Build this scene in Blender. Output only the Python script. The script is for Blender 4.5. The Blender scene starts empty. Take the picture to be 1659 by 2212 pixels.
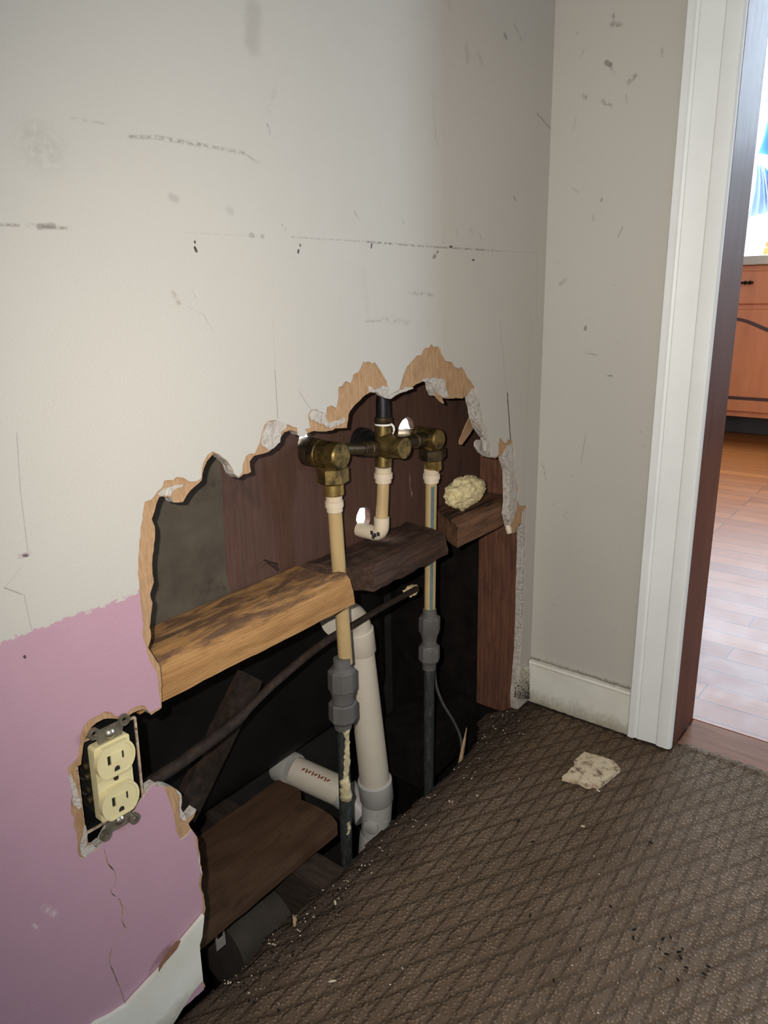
import bpy, bmesh, math, random
from mathutils import Vector, Matrix, noise
from mathutils.geometry import tessellate_polygon

sc = bpy.context.scene
COL = sc.collection
random.seed(7)

# ---------------------------------------------------------------- camera
F_PX = 1594.363
RIGHT = Vector((0.61954, -0.78465, -0.0227)).normalized()
FWD = Vector((0.74797, 0.59877, -0.28642)).normalized()
DOWN = FWD.cross(RIGHT).normalized()
RIGHT = DOWN.cross(FWD).normalized()
CAM = Vector((-1.03145, -0.51460, 0.68))
cd = bpy.data.cameras.new('camera'); cam = bpy.data.objects.new('camera', cd); COL.objects.link(cam)
cd.sensor_fit = 'VERTICAL'; cd.sensor_height = 36.0; cd.lens = F_PX / 2212 * 36.0
cd.clip_start = 0.01
mw = Matrix.Identity(4)
for i in range(3):
    mw[i][0] = RIGHT[i]; mw[i][1] = -DOWN[i]; mw[i][2] = -FWD[i]; mw[i][3] = CAM[i]
cam.matrix_world = mw
sc.camera = cam

# ---------------------------------------------------------------- light
sc.view_settings.view_transform = 'Standard'
sc.view_settings.look = 'None'
sc.view_settings.gamma = 1.0
sc.view_settings.use_curve_mapping = False
sc.view_settings.exposure = 0.0
w = bpy.data.worlds.new('world'); sc.world = w; w.use_nodes = True
w.node_tree.nodes['Background'].inputs[0].default_value = (0.95, 0.97, 1.0, 1)
w.node_tree.nodes['Background'].inputs[1].default_value = 0.36

def aim(o, loc, target):
    o.location = loc
    o.rotation_euler = (Vector(target) - Vector(loc)).to_track_quat('-Z', 'Y').to_euler()

def area(name, loc, target, sx, sy, watts, color):
    l = bpy.data.lights.new(name, 'AREA'); l.shape = 'RECTANGLE'; l.size = sx; l.size_y = sy
    l.energy = watts; l.color = color
    o = bpy.data.objects.new(name, l); COL.objects.link(o); aim(o, loc, target); return o

# the phone's flash beside its lens
fl = bpy.data.lights.new('phone_flash', 'SPOT'); fl.energy = 29.5; fl.color = (1.0, 0.94, 0.86)
fl.spot_size = math.radians(122); fl.spot_blend = 1.0; fl.shadow_soft_size = 0.004
fo = bpy.data.objects.new('phone_flash', fl); COL.objects.link(fo)
fp = CAM - RIGHT * 0.030 - DOWN * 0.018
aim(fo, fp, fp + FWD * 1.0 + RIGHT * 0.33 - DOWN * 0.02)
# daylight of the two kitchen windows and of the room behind the hole
area('kitchen_window_daylight', (3.12, 0.12, 1.55), (0.0, -0.6, 0.3), 1.2, 1.1, 225, (0.66, 0.82, 1.0))
area('kitchen_side_window_daylight', (3.2, -2.7, 1.35), (-0.4, 0.0, 0.9), 0.9, 1.2, 84, (0.66, 0.83, 1.0))
area('bathroom_daylight', (-0.75, 0.85, 1.25), (-0.3, 0.12, 0.40), 0.7, 0.6, 60, (0.92, 0.97, 1.0))

# ---------------------------------------------------------------- helpers
def ray(x, y):
    return (RIGHT * ((x - 829.5) / F_PX) + DOWN * ((y - 1106) / F_PX) + FWD)
def PY(x, y, Y=0.0):
    d = ray(x, y); return CAM + d * ((Y - CAM.y) / d.y)
def PX(x, y, X=0.0):
    d = ray(x, y); return CAM + d * ((X - CAM.x) / d.x)
def PZ(x, y, Z=0.0):
    d = ray(x, y); return CAM + d * ((Z - CAM.z) / d.z)
def mpp(p):                      # metres per photo pixel at a point
    return (Vector(p) - CAM).dot(FWD) / F_PX

def obj(name, me, mat=None, parent=None):
    if isinstance(me, bmesh.types.BMesh):
        bm = me
        me = bpy.data.meshes.new(name); bm.to_mesh(me); bm.free()
    o = bpy.data.objects.new(name, me); COL.objects.link(o)
    if mat:
        for m in (mat if isinstance(mat, (list, tuple)) else [mat]): me.materials.append(m)
    if parent: o.parent = parent
    return o
def thing(name, label, cat, loc=(0, 0, 0), group=None):
    o = bpy.data.objects.new(name, None); COL.objects.link(o); o.location = loc
    o.empty_display_size = 0.02
    return tag(o, label, cat, group)
def tag(o, label, cat, group=None, kind=None):
    o['label'] = label; o['category'] = cat
    if group: o['group'] = group
    if kind: o['kind'] = kind
    return o
def struct(o, label=None, cat=None):
    o['kind'] = 'structure'
    if label: o['label'] = label
    if cat: o['category'] = cat
    return o
def adopt(child, parent):        # parent without moving
    child.parent = parent
    child.matrix_parent_inverse = Matrix.Translation(-Vector(parent.location))
    return child
def smooth(o, ang=40):
    me = o.data
    me.polygons.foreach_set('use_smooth', [True] * len(me.polygons))
    try: me.set_sharp_from_angle(angle=math.radians(ang))
    except Exception: pass
    return o

def sub(child, part):            # a piece of a part
    child.parent = part; child.matrix_parent_inverse = Matrix.Identity(4); return child

def box_bm(x0, x1, y0, y1, z0, z1, bevel=0.0, seg=2, bm=None):
    own = bm is None
    b = bmesh.new()
    bmesh.ops.create_cube(b, size=1.0)
    for v in b.verts:
        v.co = Vector(((x0 + x1) / 2 + v.co.x * (x1 - x0), (y0 + y1) / 2 + v.co.y * (y1 - y0), (z0 + z1) / 2 + v.co.z * (z1 - z0)))
    if bevel: bmesh.ops.bevel(b, geom=b.edges[:], offset=bevel, segments=seg, affect='EDGES', profile=0.5)
    if own: return b
    me = bpy.data.meshes.new('t'); b.to_mesh(me); b.free(); bm.from_mesh(me); bpy.data.meshes.remove(me)
    return bm

def roughen(poly, step, amp, seed=0.0, closed=True):
    """split a closed 2-D outline into short pieces and jitter the new points"""
    out = []; n = len(poly); k = 0
    for i in range(n if closed else n - 1):
        a = Vector(poly[i][:2]); b = Vector(poly[(i + 1) % n][:2]); L = (b - a).length
        m = max(1, int(L / step)); nrm = Vector((-(b - a).y, (b - a).x)).normalized() if L > 0 else Vector((0, 0))
        for j in range(m):
            p = a.lerp(b, j / m)
            if j: p = p + nrm * (noise.noise(Vector((p.x / step * .9, p.y / step * .9, seed))) * amp)
            out.append((p.x, p.y)); k += 1
    if not closed: out.append(tuple(poly[-1][:2]))
    return out

def slab(loops, fmap, w0, w1, bm=None, mat_front=0, mat_side=0):
    """polygon (first loop) with holes -> solid between w0 and w1; fmap(u,v,w)->Vector"""
    bm = bm or bmesh.new()
    loops = [[tuple(p[:2]) for p in l] for l in loops]
    tris = tessellate_polygon([[Vector((p[0], p[1], 0)) for p in l] for l in loops])
    flat = [p for l in loops for p in l]
    A = [bm.verts.new(fmap(p[0], p[1], w0)) for p in flat]
    B = [bm.verts.new(fmap(p[0], p[1], w1)) for p in flat]
    new = []
    for t in tris:
        for V in (A, B):
            try:
                f = bm.faces.new([V[i] for i in t]); f.material_index = mat_front; new.append(f)
            except ValueError: pass
    s = 0
    for l in loops:
        n = len(l)
        for i in range(n):
            a, b = s + i, s + (i + 1) % n
            try:
                f = bm.faces.new([A[a], A[b], B[b], B[a]]); f.material_index = mat_side; new.append(f)
            except ValueError: pass
        s += n
    bmesh.ops.recalc_face_normals(bm, faces=new)
    return bm
FY = lambda u, v, w_: Vector((u, w_, v))          # (x, z) outline, thickness along y
FX = lambda u, v, w_: Vector((w_, u, v))          # (y, z) outline, thickness along x
FZ = lambda u, v, w_: Vector((u, v, w_))          # (x, y) outline, thickness along z
def trY(pts, Y=0.0):                              # photo outline on a plane parallel to the left wall
    r = []
    for x, y in pts:
        p = PY(x, y, Y); r.append((p.x, p.z))
    return r
def trZ(pts, Z=0.0):
    r = []
    for x, y in pts:
        p = PZ(x, y, Z); r.append((p.x, p.y))
    return r

def lathe(p0, p1, prof, seg=32, bm=None, cap=True, rot=0.0):
    """prof: list of (t in 0..1 along p0->p1, radius)"""
    bm = bm or bmesh.new()
    p0 = Vector(p0); p1 = Vector(p1); ax = (p1 - p0)
    d = ax.normalized()
    up = Vector((0, 0, 1)) if abs(d.z) < .9 else Vector((1, 0, 0))
    e1 = d.cross(up).normalized(); e2 = d.cross(e1).normalized()
    rings = []
    for t, r in prof:
        c = p0 + ax * t
        rings.append([bm.verts.new(c + (e1 * math.cos(rot + 2 * math.pi * k / seg) + e2 * math.sin(rot + 2 * math.pi * k / seg)) * r) for k in range(seg)])
    fs = []
    for a, b in zip(rings, rings[1:]):
        for k in range(seg):
            fs.append(bm.faces.new([a[k], a[(k + 1) % seg], b[(k + 1) % seg], b[k]]))
    if cap:
        fs.append(bm.faces.new(rings[0])); fs.append(bm.faces.new(rings[-1]))
    bmesh.ops.recalc_face_normals(bm, faces=fs)
    return bm
def cyl(p0, p1, r, seg=32, ch=0.0012, bm=None, rot=0.0):
    L = (Vector(p1) - Vector(p0)).length; c = min(ch / L, .3)
    return lathe(p0, p1, [(0, r - ch), (c, r), (1 - c, r), (1, r - ch)], seg, bm, True, rot)
def tube(pts, r, seg=12, bm=None, cap=True):
    """tube along a polyline, r a number or a list"""
    bm = bm or bmesh.new()
    pts = [Vector(p) for p in pts]; n = len(pts)
    rs = r if isinstance(r, (list, tuple)) else [r] * n
    rings = []; e1 = None
    for i in range(n):
        d = (pts[min(i + 1, n - 1)] - pts[max(i - 1, 0)]).normalized()
        if e1 is None:
            up = Vector((0, 0, 1)) if abs(d.z) < .9 else Vector((1, 0, 0)); e1 = d.cross(up).normalized()
        else:
            e1 = (e1 - d * e1.dot(d)).normalized()
        e2 = d.cross(e1)
        rings.append([bm.verts.new(pts[i] + (e1 * math.cos(2 * math.pi * k / seg) + e2 * math.sin(2 * math.pi * k / seg)) * rs[i]) for k in range(seg)])
    fs = []
    for a, b in zip(rings, rings[1:]):
        for k in range(seg): fs.append(bm.faces.new([a[k], a[(k + 1) % seg], b[(k + 1) % seg], b[k]]))
    if cap: fs.append(bm.faces.new(rings[0])); fs.append(bm.faces.new(rings[-1]))
    bmesh.ops.recalc_face_normals(bm, faces=fs)
    return bm
def spline(pts, m=8):
    pts = [Vector(p) for p in pts]; out = []
    P = [pts[0]] + pts + [pts[-1]]
    for i in range(1, len(P) - 2):
        a, b, c, d = P[i - 1:i + 3]
        for k in range(m):
            t = k / m
            out.append(0.5 * ((2 * b) + (c - a) * t + (2 * a - 5 * b + 4 * c - d) * t * t + (3 * b - a - 3 * c + d) * t ** 3))
    out.append(pts[-1]); return out

# ---------------------------------------------------------------- materials
class M:
    def __init__(s, name):
        s.m = bpy.data.materials.new(name); s.m.use_nodes = True; s.t = s.m.node_tree
        s.b = s.t.nodes['Principled BSDF']
    def n(s, typ, **kw):
        nd = s.t.nodes.new(typ)
        for k, v in kw.items():
            if k.startswith('i_'):
                key = k[2:]; key = int(key) if key.isdigit() else key
                if hasattr(v, 'is_linked') or isinstance(v, bpy.types.NodeSocket): s.t.links.new(v, nd.inputs[key])
                else: nd.inputs[key].default_value = v
            else: setattr(nd, k, v)
        return nd
    def l(s, a, b): s.t.links.new(a, b)
    def pos(s): return s.n('ShaderNodeNewGeometry').outputs['Position']
    def scaled(s, v, sc_):
        return s.n('ShaderNodeVectorMath', operation='MULTIPLY', i_0=v, i_1=sc_).outputs[0]
    def noise(s, v, scale, detail=6, rough=.6, dist=0.0):
        nd = s.n('ShaderNodeTexNoise', i_Vector=v, i_Scale=scale, i_Detail=detail, i_Roughness=rough, i_Distortion=dist); return nd.outputs['Fac']
    def ramp(s, f, stops):
        nd = s.n('ShaderNodeValToRGB'); s.l(f, nd.inputs[0]); e = nd.color_ramp.elements
        while len(e) < len(stops): e.new(.5)
        for k, (p, c) in enumerate(stops):
            e[k].position = p; e[k].color = (c if len(c) == 4 else (*c, 1)) if not isinstance(c, (int, float)) else (c, c, c, 1)
        return nd.outputs[0]
    def mr(s, f, a, b, c=0., d=1., smooth_=False):
        nd = s.n('ShaderNodeMapRange', i_0=f, i_1=a, i_2=b, i_3=c, i_4=d)
        if smooth_: nd.interpolation_type = 'SMOOTHSTEP'
        return nd.outputs[0]
    def mix(s, f, a, b, mode='MIX'):
        nd = s.n('ShaderNodeMix', data_type='RGBA', blend_type=mode)
        for k, v in ((0, f), (6, a), (7, b)):
            if isinstance(v, bpy.types.NodeSocket): s.l(v, nd.inputs[k])
            else: nd.inputs[k].default_value = v if (k == 0 or len(v) == 4) else (*v, 1)
        return nd.outputs[2]
    def math(s, op, a, b=0.0, c=0.0):
        nd = s.n('ShaderNodeMath', operation=op)
        for k, v in enumerate((a, b, c)):
            if isinstance(v, bpy.types.NodeSocket): s.l(v, nd.inputs[k])
            else: nd.inputs[k].default_value = v
        return nd.outputs[0]
    def sep(s, v): return s.n('ShaderNodeSeparateXYZ', i_0=v).outputs
    def color(s, c):
        if isinstance(c, bpy.types.NodeSocket): s.l(c, s.b.inputs['Base Color'])
        else: s.b.inputs['Base Color'].default_value = (*c, 1)
        return s
    def rough(s, r):
        if isinstance(r, bpy.types.NodeSocket): s.l(r, s.b.inputs['Roughness'])
        else: s.b.inputs['Roughness'].default_value = r
        return s
    def metal(s, r): s.b.inputs['Metallic'].default_value = r; return s
    def spec(s, r): s.b.inputs['Specular IOR Level'].default_value = r; return s
    def bump(s, h, strength, dist):
        nd = s.n('ShaderNodeBump', i_Strength=strength, i_Distance=dist, i_Height=h); s.l(nd.outputs[0], s.b.inputs['Normal']); return s
    def done(s): return s.m

def srgb(r, g, b):
    f = lambda c: (c / 255 / 12.92) if c / 255 <= .04045 else ((c / 255 + .055) / 1.055) ** 2.4
    return (f(r), f(g), f(b))

def simple(name, c, rough=.6, metal=0., var=.15, scale=60, bump=.0, spec=.5, dirt=None, dirt_at=.55, dirt_scale=45):
    m = M(name); p = m.pos(); n1 = m.noise(p, scale, 5)
    d = tuple(x * (1 - var) for x in c); l = tuple(min(1, x * (1 + var)) for x in c)
    col = m.ramp(n1, [(.3, d), (.7, l)])
    if dirt:
        n2 = m.noise(p, dirt_scale, 8, .7)
        col = m.mix(m.mr(n2, dirt_at, dirt_at + .15), col, dirt)
    m.color(col).rough(rough).metal(metal).spec(spec)
    if bump: m.bump(n1, bump, .002)
    return m.done()

def wood(name, dark, mid, light, axis=(1, 9, 9), scale=14, rough=.7, bump=.35, stain=None, stain_amt=.0, stain_scale=18, spec=.3, knots=0.):
    m = M(name); p = m.pos(); q = m.scaled(p, axis)
    g = m.noise(q, scale, 9, .68, .6); g2 = m.noise(q, scale * 4.5, 4, .6)
    w_ = m.n('ShaderNodeTexWave', i_Vector=q, i_Scale=scale * .35, i_Distortion=9.0, i_Detail=3.0)
    w_.bands_direction = 'Z' if axis[2] > 1.5 else 'Y'
    g3 = m.math('MULTIPLY_ADD', w_.outputs['Fac'], .10, m.math('MULTIPLY', g, .9))
    col = m.ramp(g3, [(.28, dark), (.5, mid), (.72, light)])
    col = m.mix(m.mr(g2, .58, .72, 0, .45), col, dark)
    for kc, kr in (knots or ()):
        dv = m.n('ShaderNodeVectorMath', operation='SUBTRACT', i_0=p, i_1=Vector(kc)).outputs[0]
        dd = m.n('ShaderNodeVectorMath', operation='LENGTH', i_0=m.scaled(dv, (1, 1, .55))).outputs['Value']
        dd = m.math('MULTIPLY_ADD', m.noise(p, 45, 4), kr * .9, dd)
        rings = m.math('MULTIPLY_ADD', m.math('SINE', m.math('MULTIPLY', dd, 30 / kr)), .5, .5)
        fall = m.mr(dd, kr * .6, kr * 2.2, .8, 0., True)
        col = m.mix(m.math('MULTIPLY', rings, fall), col, dark); col = m.mix(m.mr(dd, kr * .45, kr * .62, .7, 0.), col, tuple(c * .6 for c in dark))
    if stain:
        n2 = m.noise(m.scaled(p, tuple(1 + (a - 1) * .25 for a in axis)), stain_scale, 7, .66, .4)
        col = m.mix(m.mr(n2, .62 - stain_amt, .74 - stain_amt), col, stain)
    m.color(col).rough(rough).spec(spec).bump(m.math('ADD', g3, m.math('MULTIPLY', g2, .4)), bump, .003)
    return m.done()

def seg_mask(m, pv, a, b, r0, r1, nz=None, amp=0.0):
    """mask of a short stroke a-b; 1 inside r0, 0 outside r1"""
    a = Vector(a); b = Vector(b); ba = b - a
    pa = m.n('ShaderNodeVectorMath', operation='SUBTRACT', i_0=pv, i_1=a).outputs[0]
    if ba.length > 1e-5:
        dt = m.n('ShaderNodeVectorMath', operation='DOT_PRODUCT', i_0=pa, i_1=ba / ba.length_squared).outputs['Value']
        h = m.n('ShaderNodeClamp', i_0=dt).outputs[0]
        sc_ = m.n('ShaderNodeVectorMath', operation='SCALE', i_0=ba); m.l(h, sc_.inputs['Scale'])
        pa = m.n('ShaderNodeVectorMath', operation='SUBTRACT', i_0=pa, i_1=sc_.outputs[0]).outputs[0]
    d = m.n('ShaderNodeVectorMath', operation='LENGTH', i_0=pa).outputs['Value']
    if nz is not None: d = m.math('MULTIPLY_ADD', nz, amp, d)
    return m.mr(d, r0, r1, 1., 0., True)

def marks(m, base, pv, lst, brk):
    """lst: (photo a, photo b, r px, soft px, strength, colour, kind, plane fn)"""
    col = base
    for a, b, r, soft, st, c, broken, pf in lst:
        A = pf(*a); B = pf(*b); k = mpp(A)
        nz = m.math('SUBTRACT', brk, .5)
        msk = seg_mask(m, pv, A, B, r * k, (r + soft) * k, nz, (r + soft) * k * (2.2 if broken else .8))
        f = m.math('MULTIPLY', msk, st)
        if broken: f = m.math('MULTIPLY', f, m.mr(brk, .42, .62))
        col = m.mix(f, col, c)
    return col

CREAM = (0.46, 0.44, 0.40)
PINK = (0.42, 0.262, 0.318)
def wall_paint(name, with_pink):
    m = M(name); p = m.pos(); z = m.sep(p)[2]
    big = m.noise(p, 2.6, 3, .5); mid = m.noise(p, 38, 6, .6); fine = m.noise(p, 420, 3, .6); brk = m.noise(p, 170, 5, .65)
    col = m.ramp(big, [(.3, (0.43, 0.41, 0.37)), (.7, CREAM)])
    G = (.16, .145, .13); DK = (.04, .03, .025); BR = (.20, .13, .09); LT = (.32, .30, .26)
    if with_pink:
        f = PY
        L = [((95, 320), (80, 310), 18, 70, .42, (.26, .24, .20), True, f), ((548, 20), (545, 95), 8, 26, .38, (.27, .255, .22), False, f),
             ((280, 295), (340, 297), 2, 5, .75, G, True, f), ((340, 297), (430, 312), 2, 6, .8, G, True, f), ((430, 312), (525, 330), 1.5, 5, .7, G, True, f), ((525, 330), (558, 352), 1, 4, .5, G, True, f),
             ((155, 255), (232, 268), 1, 4, .35, G, True, f), ((0, 485), (40, 487), 2, 4, .7, G, True, f), ((60, 486), (150, 494), 2, 5, .75, G, True, f), ((85, 490), (115, 488), 4, 5, .5, G, False, f),
             ((400, 502), (560, 511), .6, 2, .28, G, True, f), ((542, 508), (546, 509), 4, 3, .4, G, False, f), ((566, 510), (568, 511), 3, 3, .4, G, False, f), ((610, 487), (616, 495), 2, 4, .6, G, True, f),
             ((630, 512), (790, 522), .8, 2, .6, G, True, f), ((790, 522), (900, 531), 1.2, 2.5, .8, DK, True, f), ((900, 531), (1078, 542), 1.0, 2.5, .75, DK, True, f), ((1078, 542), (1160, 546), .5, 1.5, .4, G, True, f),
             ((421, 522), (421, 524), 1.5, 2, .95, DK, False, f), ((421, 535), (424, 542), 2, 2.5, .95, DK, False, f), ((648, 529), (649, 531), 1.3, 2, .9, DK, False, f), ((645, 541), (644, 545), 1.6, 2.5, .9, DK, False, f),
             ((802, 535), (803, 527), 1.2, 2, .9, DK, False, f), ((940, 553), (937, 556), 2.5, 3, .8, G, False, f), ((944, 546), (946, 543), 1, 2, .8, DK, False, f), ((972, 533), (976, 533), 1.5, 1.5, .9, DK, False, f), ((1020, 561), (1024, 562), 1, 1.5, .9, DK, False, f),
             ((374, 632), (388, 658), 3, 6, .6, BR, True, f), ((405, 662), (440, 680), .8, 3, .25, G, True, f), ((440, 680), (462, 720), .8, 3, .3, G, True, f), ((415, 628), (424, 645), .8, 2.5, .35, G, True, f),
             ((578, 270), (582, 285), 3, 4, .5, G, True, f), ((595, 190), (580, 240), 2, 9, .22, G, True, f), ((370, 425), (380, 430), 3, 10, .28, G, False, f), ((495, 453), (500, 457), 3, 9, .2, G, False, f),
             ((765, 455), (775, 475), 1.2, 3, .5, BR, True, f), ((785, 580), (795, 690), 3, 10, .35, LT, True, f), ((790, 695), (830, 692), 1, 3, .5, BR, True, f), ((830, 690), (885, 698), 2, 9, .4, BR, True, f), ((886, 632), (935, 638), 1.5, 5, .6, G, True, f),
             ((1090, 75), (1094, 82), 2, 4, .6, G, False, f), ((1112, 55), (1126, 86), 1.2, 4, .6, G, True, f), ((1008, 100), (1010, 128), 3, 10, .4, LT, False, f), ((1034, 115), (1040, 135), 3, 9, .35, G, True, f), ((968, 2), (972, 18), 1.5, 3, .7, BR, True, f),
             ((935, 200), (942, 310), 2.5, 8, .35, (.30, .26, .19), True, f), ((1160, 245), (1195, 285), .7, 1.5, .6, G, False, f), ((1110, 425), (1113, 432), 1.2, 3, .5, G, False, f), ((1015, 495), (1020, 502), 2, 5, .4, G, True, f), ((1036, 505), (1040, 518), 1, 3, .6, G, True, f), ((868, 470), (872, 480), 2, 4, .5, G, True, f),
             ((960, 500), (958, 525), 1.2, 3, .4, G, True, f), ((985, 492), (990, 520), 1.2, 3, .4, G, True, f),
             ((590, 690), (594, 800), .4, 1.2, .35, LT, False, f), ((594, 800), (600, 905), .5, 1.4, .55, G, False, f), ((645, 845), (671, 884), .4, 1.0, .5, G, False, f), ((1080, 690), (1094, 850), .4, 1.2, .35, G, False, f), ((1096, 850), (1103, 952), .9, 1.6, .95, (.012, .01, .01), False, f),
             ((36, 935), (44, 1060), .4, 1.4, .4, G, False, f), ((44, 1060), (60, 1190), .4, 1.4, .4, G, False, f), ((44, 1202), (62, 1196), 4, 4, .9, (.30, .22, .24), True, f), ((52, 1200), (58, 1200), 2, 3, .9, (.10, .07, .08), False, f), ((46, 1226), (10, 1270), .4, 2, .3, LT, False, f), ((10, 1270), (48, 1284), .5, 2, .5, G, False, f), ((52, 1285), (68, 1360), .4, 1.3, .4, G, False, f),
             ((1160, 545), (1158, 690), .6, 1.6, .4, LT, False, f), ((1147, 690), (1130, 1090), .4, 1.4, .45, LT, False, f)]
        pk = m.mix(mid, (0.39, 0.238, 0.29), PINK)
        edge = m.math('ADD', z, m.math('MULTIPLY', m.math('SUBTRACT', m.noise(p, 85, 5, .7), .5), .022))
        col = m.mix(m.math('MULTIPLY', m.mr(edge, .4455, .4468, 1., 0.), m.mr(m.sep(p)[0], -.46, -.44, 1., 0.)), col, pk)
        L += [((53, 1418), (54, 1420), 2, 2, .9, DK, False, f), ((95, 1960), (118, 1975), 4, 7, .75, (.58, .5, .5), True, f), ((72, 1998), (80, 2004), 2, 4, .7, (.58, .5, .5), True, f), ((362, 1895), (360, 1905), 1, 3, .5, (.25, .13, .15), True, f), ((372, 1845), (380, 1820), .6, 2, .6, (.3, .18, .18), True, f)]
        col = marks(m, col, p, L, brk)
    else:
        f = PX
        L = [((1325, 32), (1328, 50), 1.5, 4, .75, G, True, f), ((1322, 52), (1340, 54), 3, 5, .75, G, True, f), ((1310, 135), (1318, 140), 3, 4, .7, G, False, f), ((1318, 140), (1326, 158), 2, 4, .6, G, True, f), ((1358, 178), (1372, 164), 3, 5, .75, G, True, f), ((1260, 207), (1265, 210), 3, 4, .8, G, True, f), ((1302, 218), (1306, 223), 3, 3, .8, G, True, f), ((1310, 224), (1322, 229), 2, 4, .7, G, True, f), ((1352, 205), (1354, 222), .8, 2, .6, G, True, f),
             ((1247, 70), (1244, 78), 1, 3, .5, G, True, f), ((1262, 105), (1252, 130), .8, 2, .4, G, True, f), ((1245, 250), (1238, 278), .8, 2, .5, G, True, f), ((1210, 613), (1222, 605), 2.5, 3.5, .75, G, True, f), ((1280, 465), (1282, 476), 1, 2, .55, G, True, f), ((1236, 405), (1250, 416), 1, 3, .4, G, True, f), ((1300, 430), (1299, 433), 1.5, 2, .6, G, False, f), ((1345, 490), (1335, 512), .6, 1.4, .45, G, False, f), ((1265, 707), (1264, 711), 2, 2.5, .7, G, False, f),
             ((1265, 763), (1290, 767), .8, 2, .7, G, True, f), ((1310, 811), (1322, 812), .8, 1.6, .8, DK, True, f), ((1168, 8), (1172, 20), 1, 2, .5, G, False, f), ((1172, 1000), (1180, 1040), 1.5, 3, .5, G, True, f), ((1218, 1112), (1224, 1122), 2, 3, .6, LT, True, f), ((1430, 100), (1431, 120), 2, 4, .5, G, True, f), ((1265, 940), (1255, 1000), .4, 1, .4, G, False, f)]
        rnd = random.Random(3)
        for k in range(16):
            x = rnd.uniform(1190, 1390); y = rnd.uniform(560, 1420)
            L.append(((x, y), (x + rnd.uniform(-6, 6), y + rnd.uniform(-8, 8)), .7, 1.6, rnd.uniform(.35, .7), G, True, f))
        col = marks(m, col, p, L, brk)
        # grime along the top of the baseboard
        gz = m.math('ADD', z, m.math('MULTIPLY', m.math('SUBTRACT', brk, .5), .012))
        col = m.mix(m.mr(gz, .0785, .084, .75, 0.), col, (.10, .075, .045))
    m.color(col).rough(m.mr(mid, .3, .7, .5, .62)).spec(.16)
    h = m.math('ADD', m.math('MULTIPLY', mid, .5), m.math('MULTIPLY', fine, .6)); m.bump(h, .32, .0018)
    return m.done()

MAT = {}
MAT['wall'] = wall_paint('wall_paint', True)
MAT['wall2'] = wall_paint('wall_paint_right', False)
def kraft():
    m = M('torn_kraft_paper'); p = m.pos()
    g = m.noise(m.scaled(p, (9, 1, 2)), 34, 8, .7); g2 = m.noise(p, 26, 5, .6)
    col = m.ramp(g, [(.3, (.28, .17, .09)), (.7, (.47, .30, .17))]); col = m.mix(m.mr(g2, .55, .72, 0, .5), col, (.19, .115, .06))
    m.color(col).rough(.9).spec(.15).bump(g, .5, .002); return m.done()
MAT['kraft'] = kraft()
def gypsum():
    m = M('gypsum'); p = m.pos(); n1 = m.noise(p, 120, 6, .65); n2 = m.noise(p, 55, 4)
    m.color(m.ramp(n1, [(.25, (.26, .22, .18)), (.42, (.43, .39, .35)), (.7, (.54, .505, .46))])).rough(.95).spec(.1).bump(m.math('ADD', n1, n2), .8, .005); return m.done()
MAT['gypsum'] = gypsum()
MAT['paint_edge'] = simple('torn_paint_edge', (.50, .43, .36), .9, var=.25, scale=200)
MAT['trim'] = simple('trim_paint', (.73, .755, .74), .42, var=.04, scale=14, bump=.05, spec=.6, dirt=(.30, .26, .19), dirt_at=.70, dirt_scale=120)
def base_paint():
    m = M('baseboard_paint'); p = m.pos(); z = m.sep(p)[2]; n = m.noise(p, 60, 7, .7); n2 = m.noise(p, 240, 6, .7); big = m.noise(p, 9, 4)
    col = m.ramp(big, [(.35, (.62, .61, .53)), (.7, (.74, .74, .68))])
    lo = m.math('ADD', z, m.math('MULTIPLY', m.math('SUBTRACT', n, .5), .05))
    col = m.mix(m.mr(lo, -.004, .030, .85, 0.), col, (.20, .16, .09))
    col = m.mix(m.mr(n2, .66, .72), col, (.08, .06, .045))
    m.color(col).rough(.35).spec(.5).bump(n, .2, .002); return m.done()
MAT['base'] = base_paint()
def mold():
    m = M('moldy_paint'); p = m.pos(); z = m.sep(p)[2]; n = m.noise(p, 330, 7, .75)
    t = m.math('ADD', n, m.mr(z, .0, .085, .10, -.12))
    m.color(m.mix(m.mr(t, .46, .52), (.52, .48, .38), (.014, .012, .010))).rough(.8).bump(n, .6, .003); return m.done()
MAT['mold'] = mold()
MAT['jamb'] = wood('dark_jamb_wood', (.040, .014, .011), (.085, .030, .022), (.13, .048, .034), (9, 9, 1), 12, .36, .10, (.02, .009, .008), .02, 30, .2)
MAT['block_a'] = None
def block_wood(name, dark, mid, light, stain, z_top, amt):
    m = M(name); p = m.pos(); q = m.scaled(p, (1, 9, 9)); s_ = m.sep(p)
    g = m.noise(q, 13, 9, .66, .5); g2 = m.noise(q, 75, 5, .65)
    w_ = m.n('ShaderNodeTexWave', i_Vector=m.scaled(p, (1, 6, 12)), i_Scale=9.0, i_Distortion=7.0, i_Detail=4.0, i_2=6.0); w_.bands_direction = 'Z'
    f = m.math('MULTIPLY_ADD', w_.outputs['Fac'], .10, m.math('MULTIPLY', g, .92))
    col = m.ramp(f, [(.25, dark), (.48, mid), (.7, light)])
    n2 = m.noise(m.scaled(p, (1, 5, 5)), 13, 7, .68, .5)
    zz = m.mr(s_[2], z_top - .018, z_top - .004, -.05, amt)
    t = m.math('ADD', n2, zz)
    col = m.mix(m.mr(t, .60, .72), col, stain)
    col = m.mix(m.mr(g2, .60, .7, 0, .6), col, dark)
    m.color(col).rough(.75).spec(.25).bump(m.math('ADD', f, m.math('MULTIPLY', g2, .5)), .35, .003); return m.done()
MAT['block_a'] = block_wood('fresh_broken_pine', (.18, .085, .028), (.31, .160, .057), (.40, .225, .090), (.115, .062, .034), .368, .17)
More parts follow.
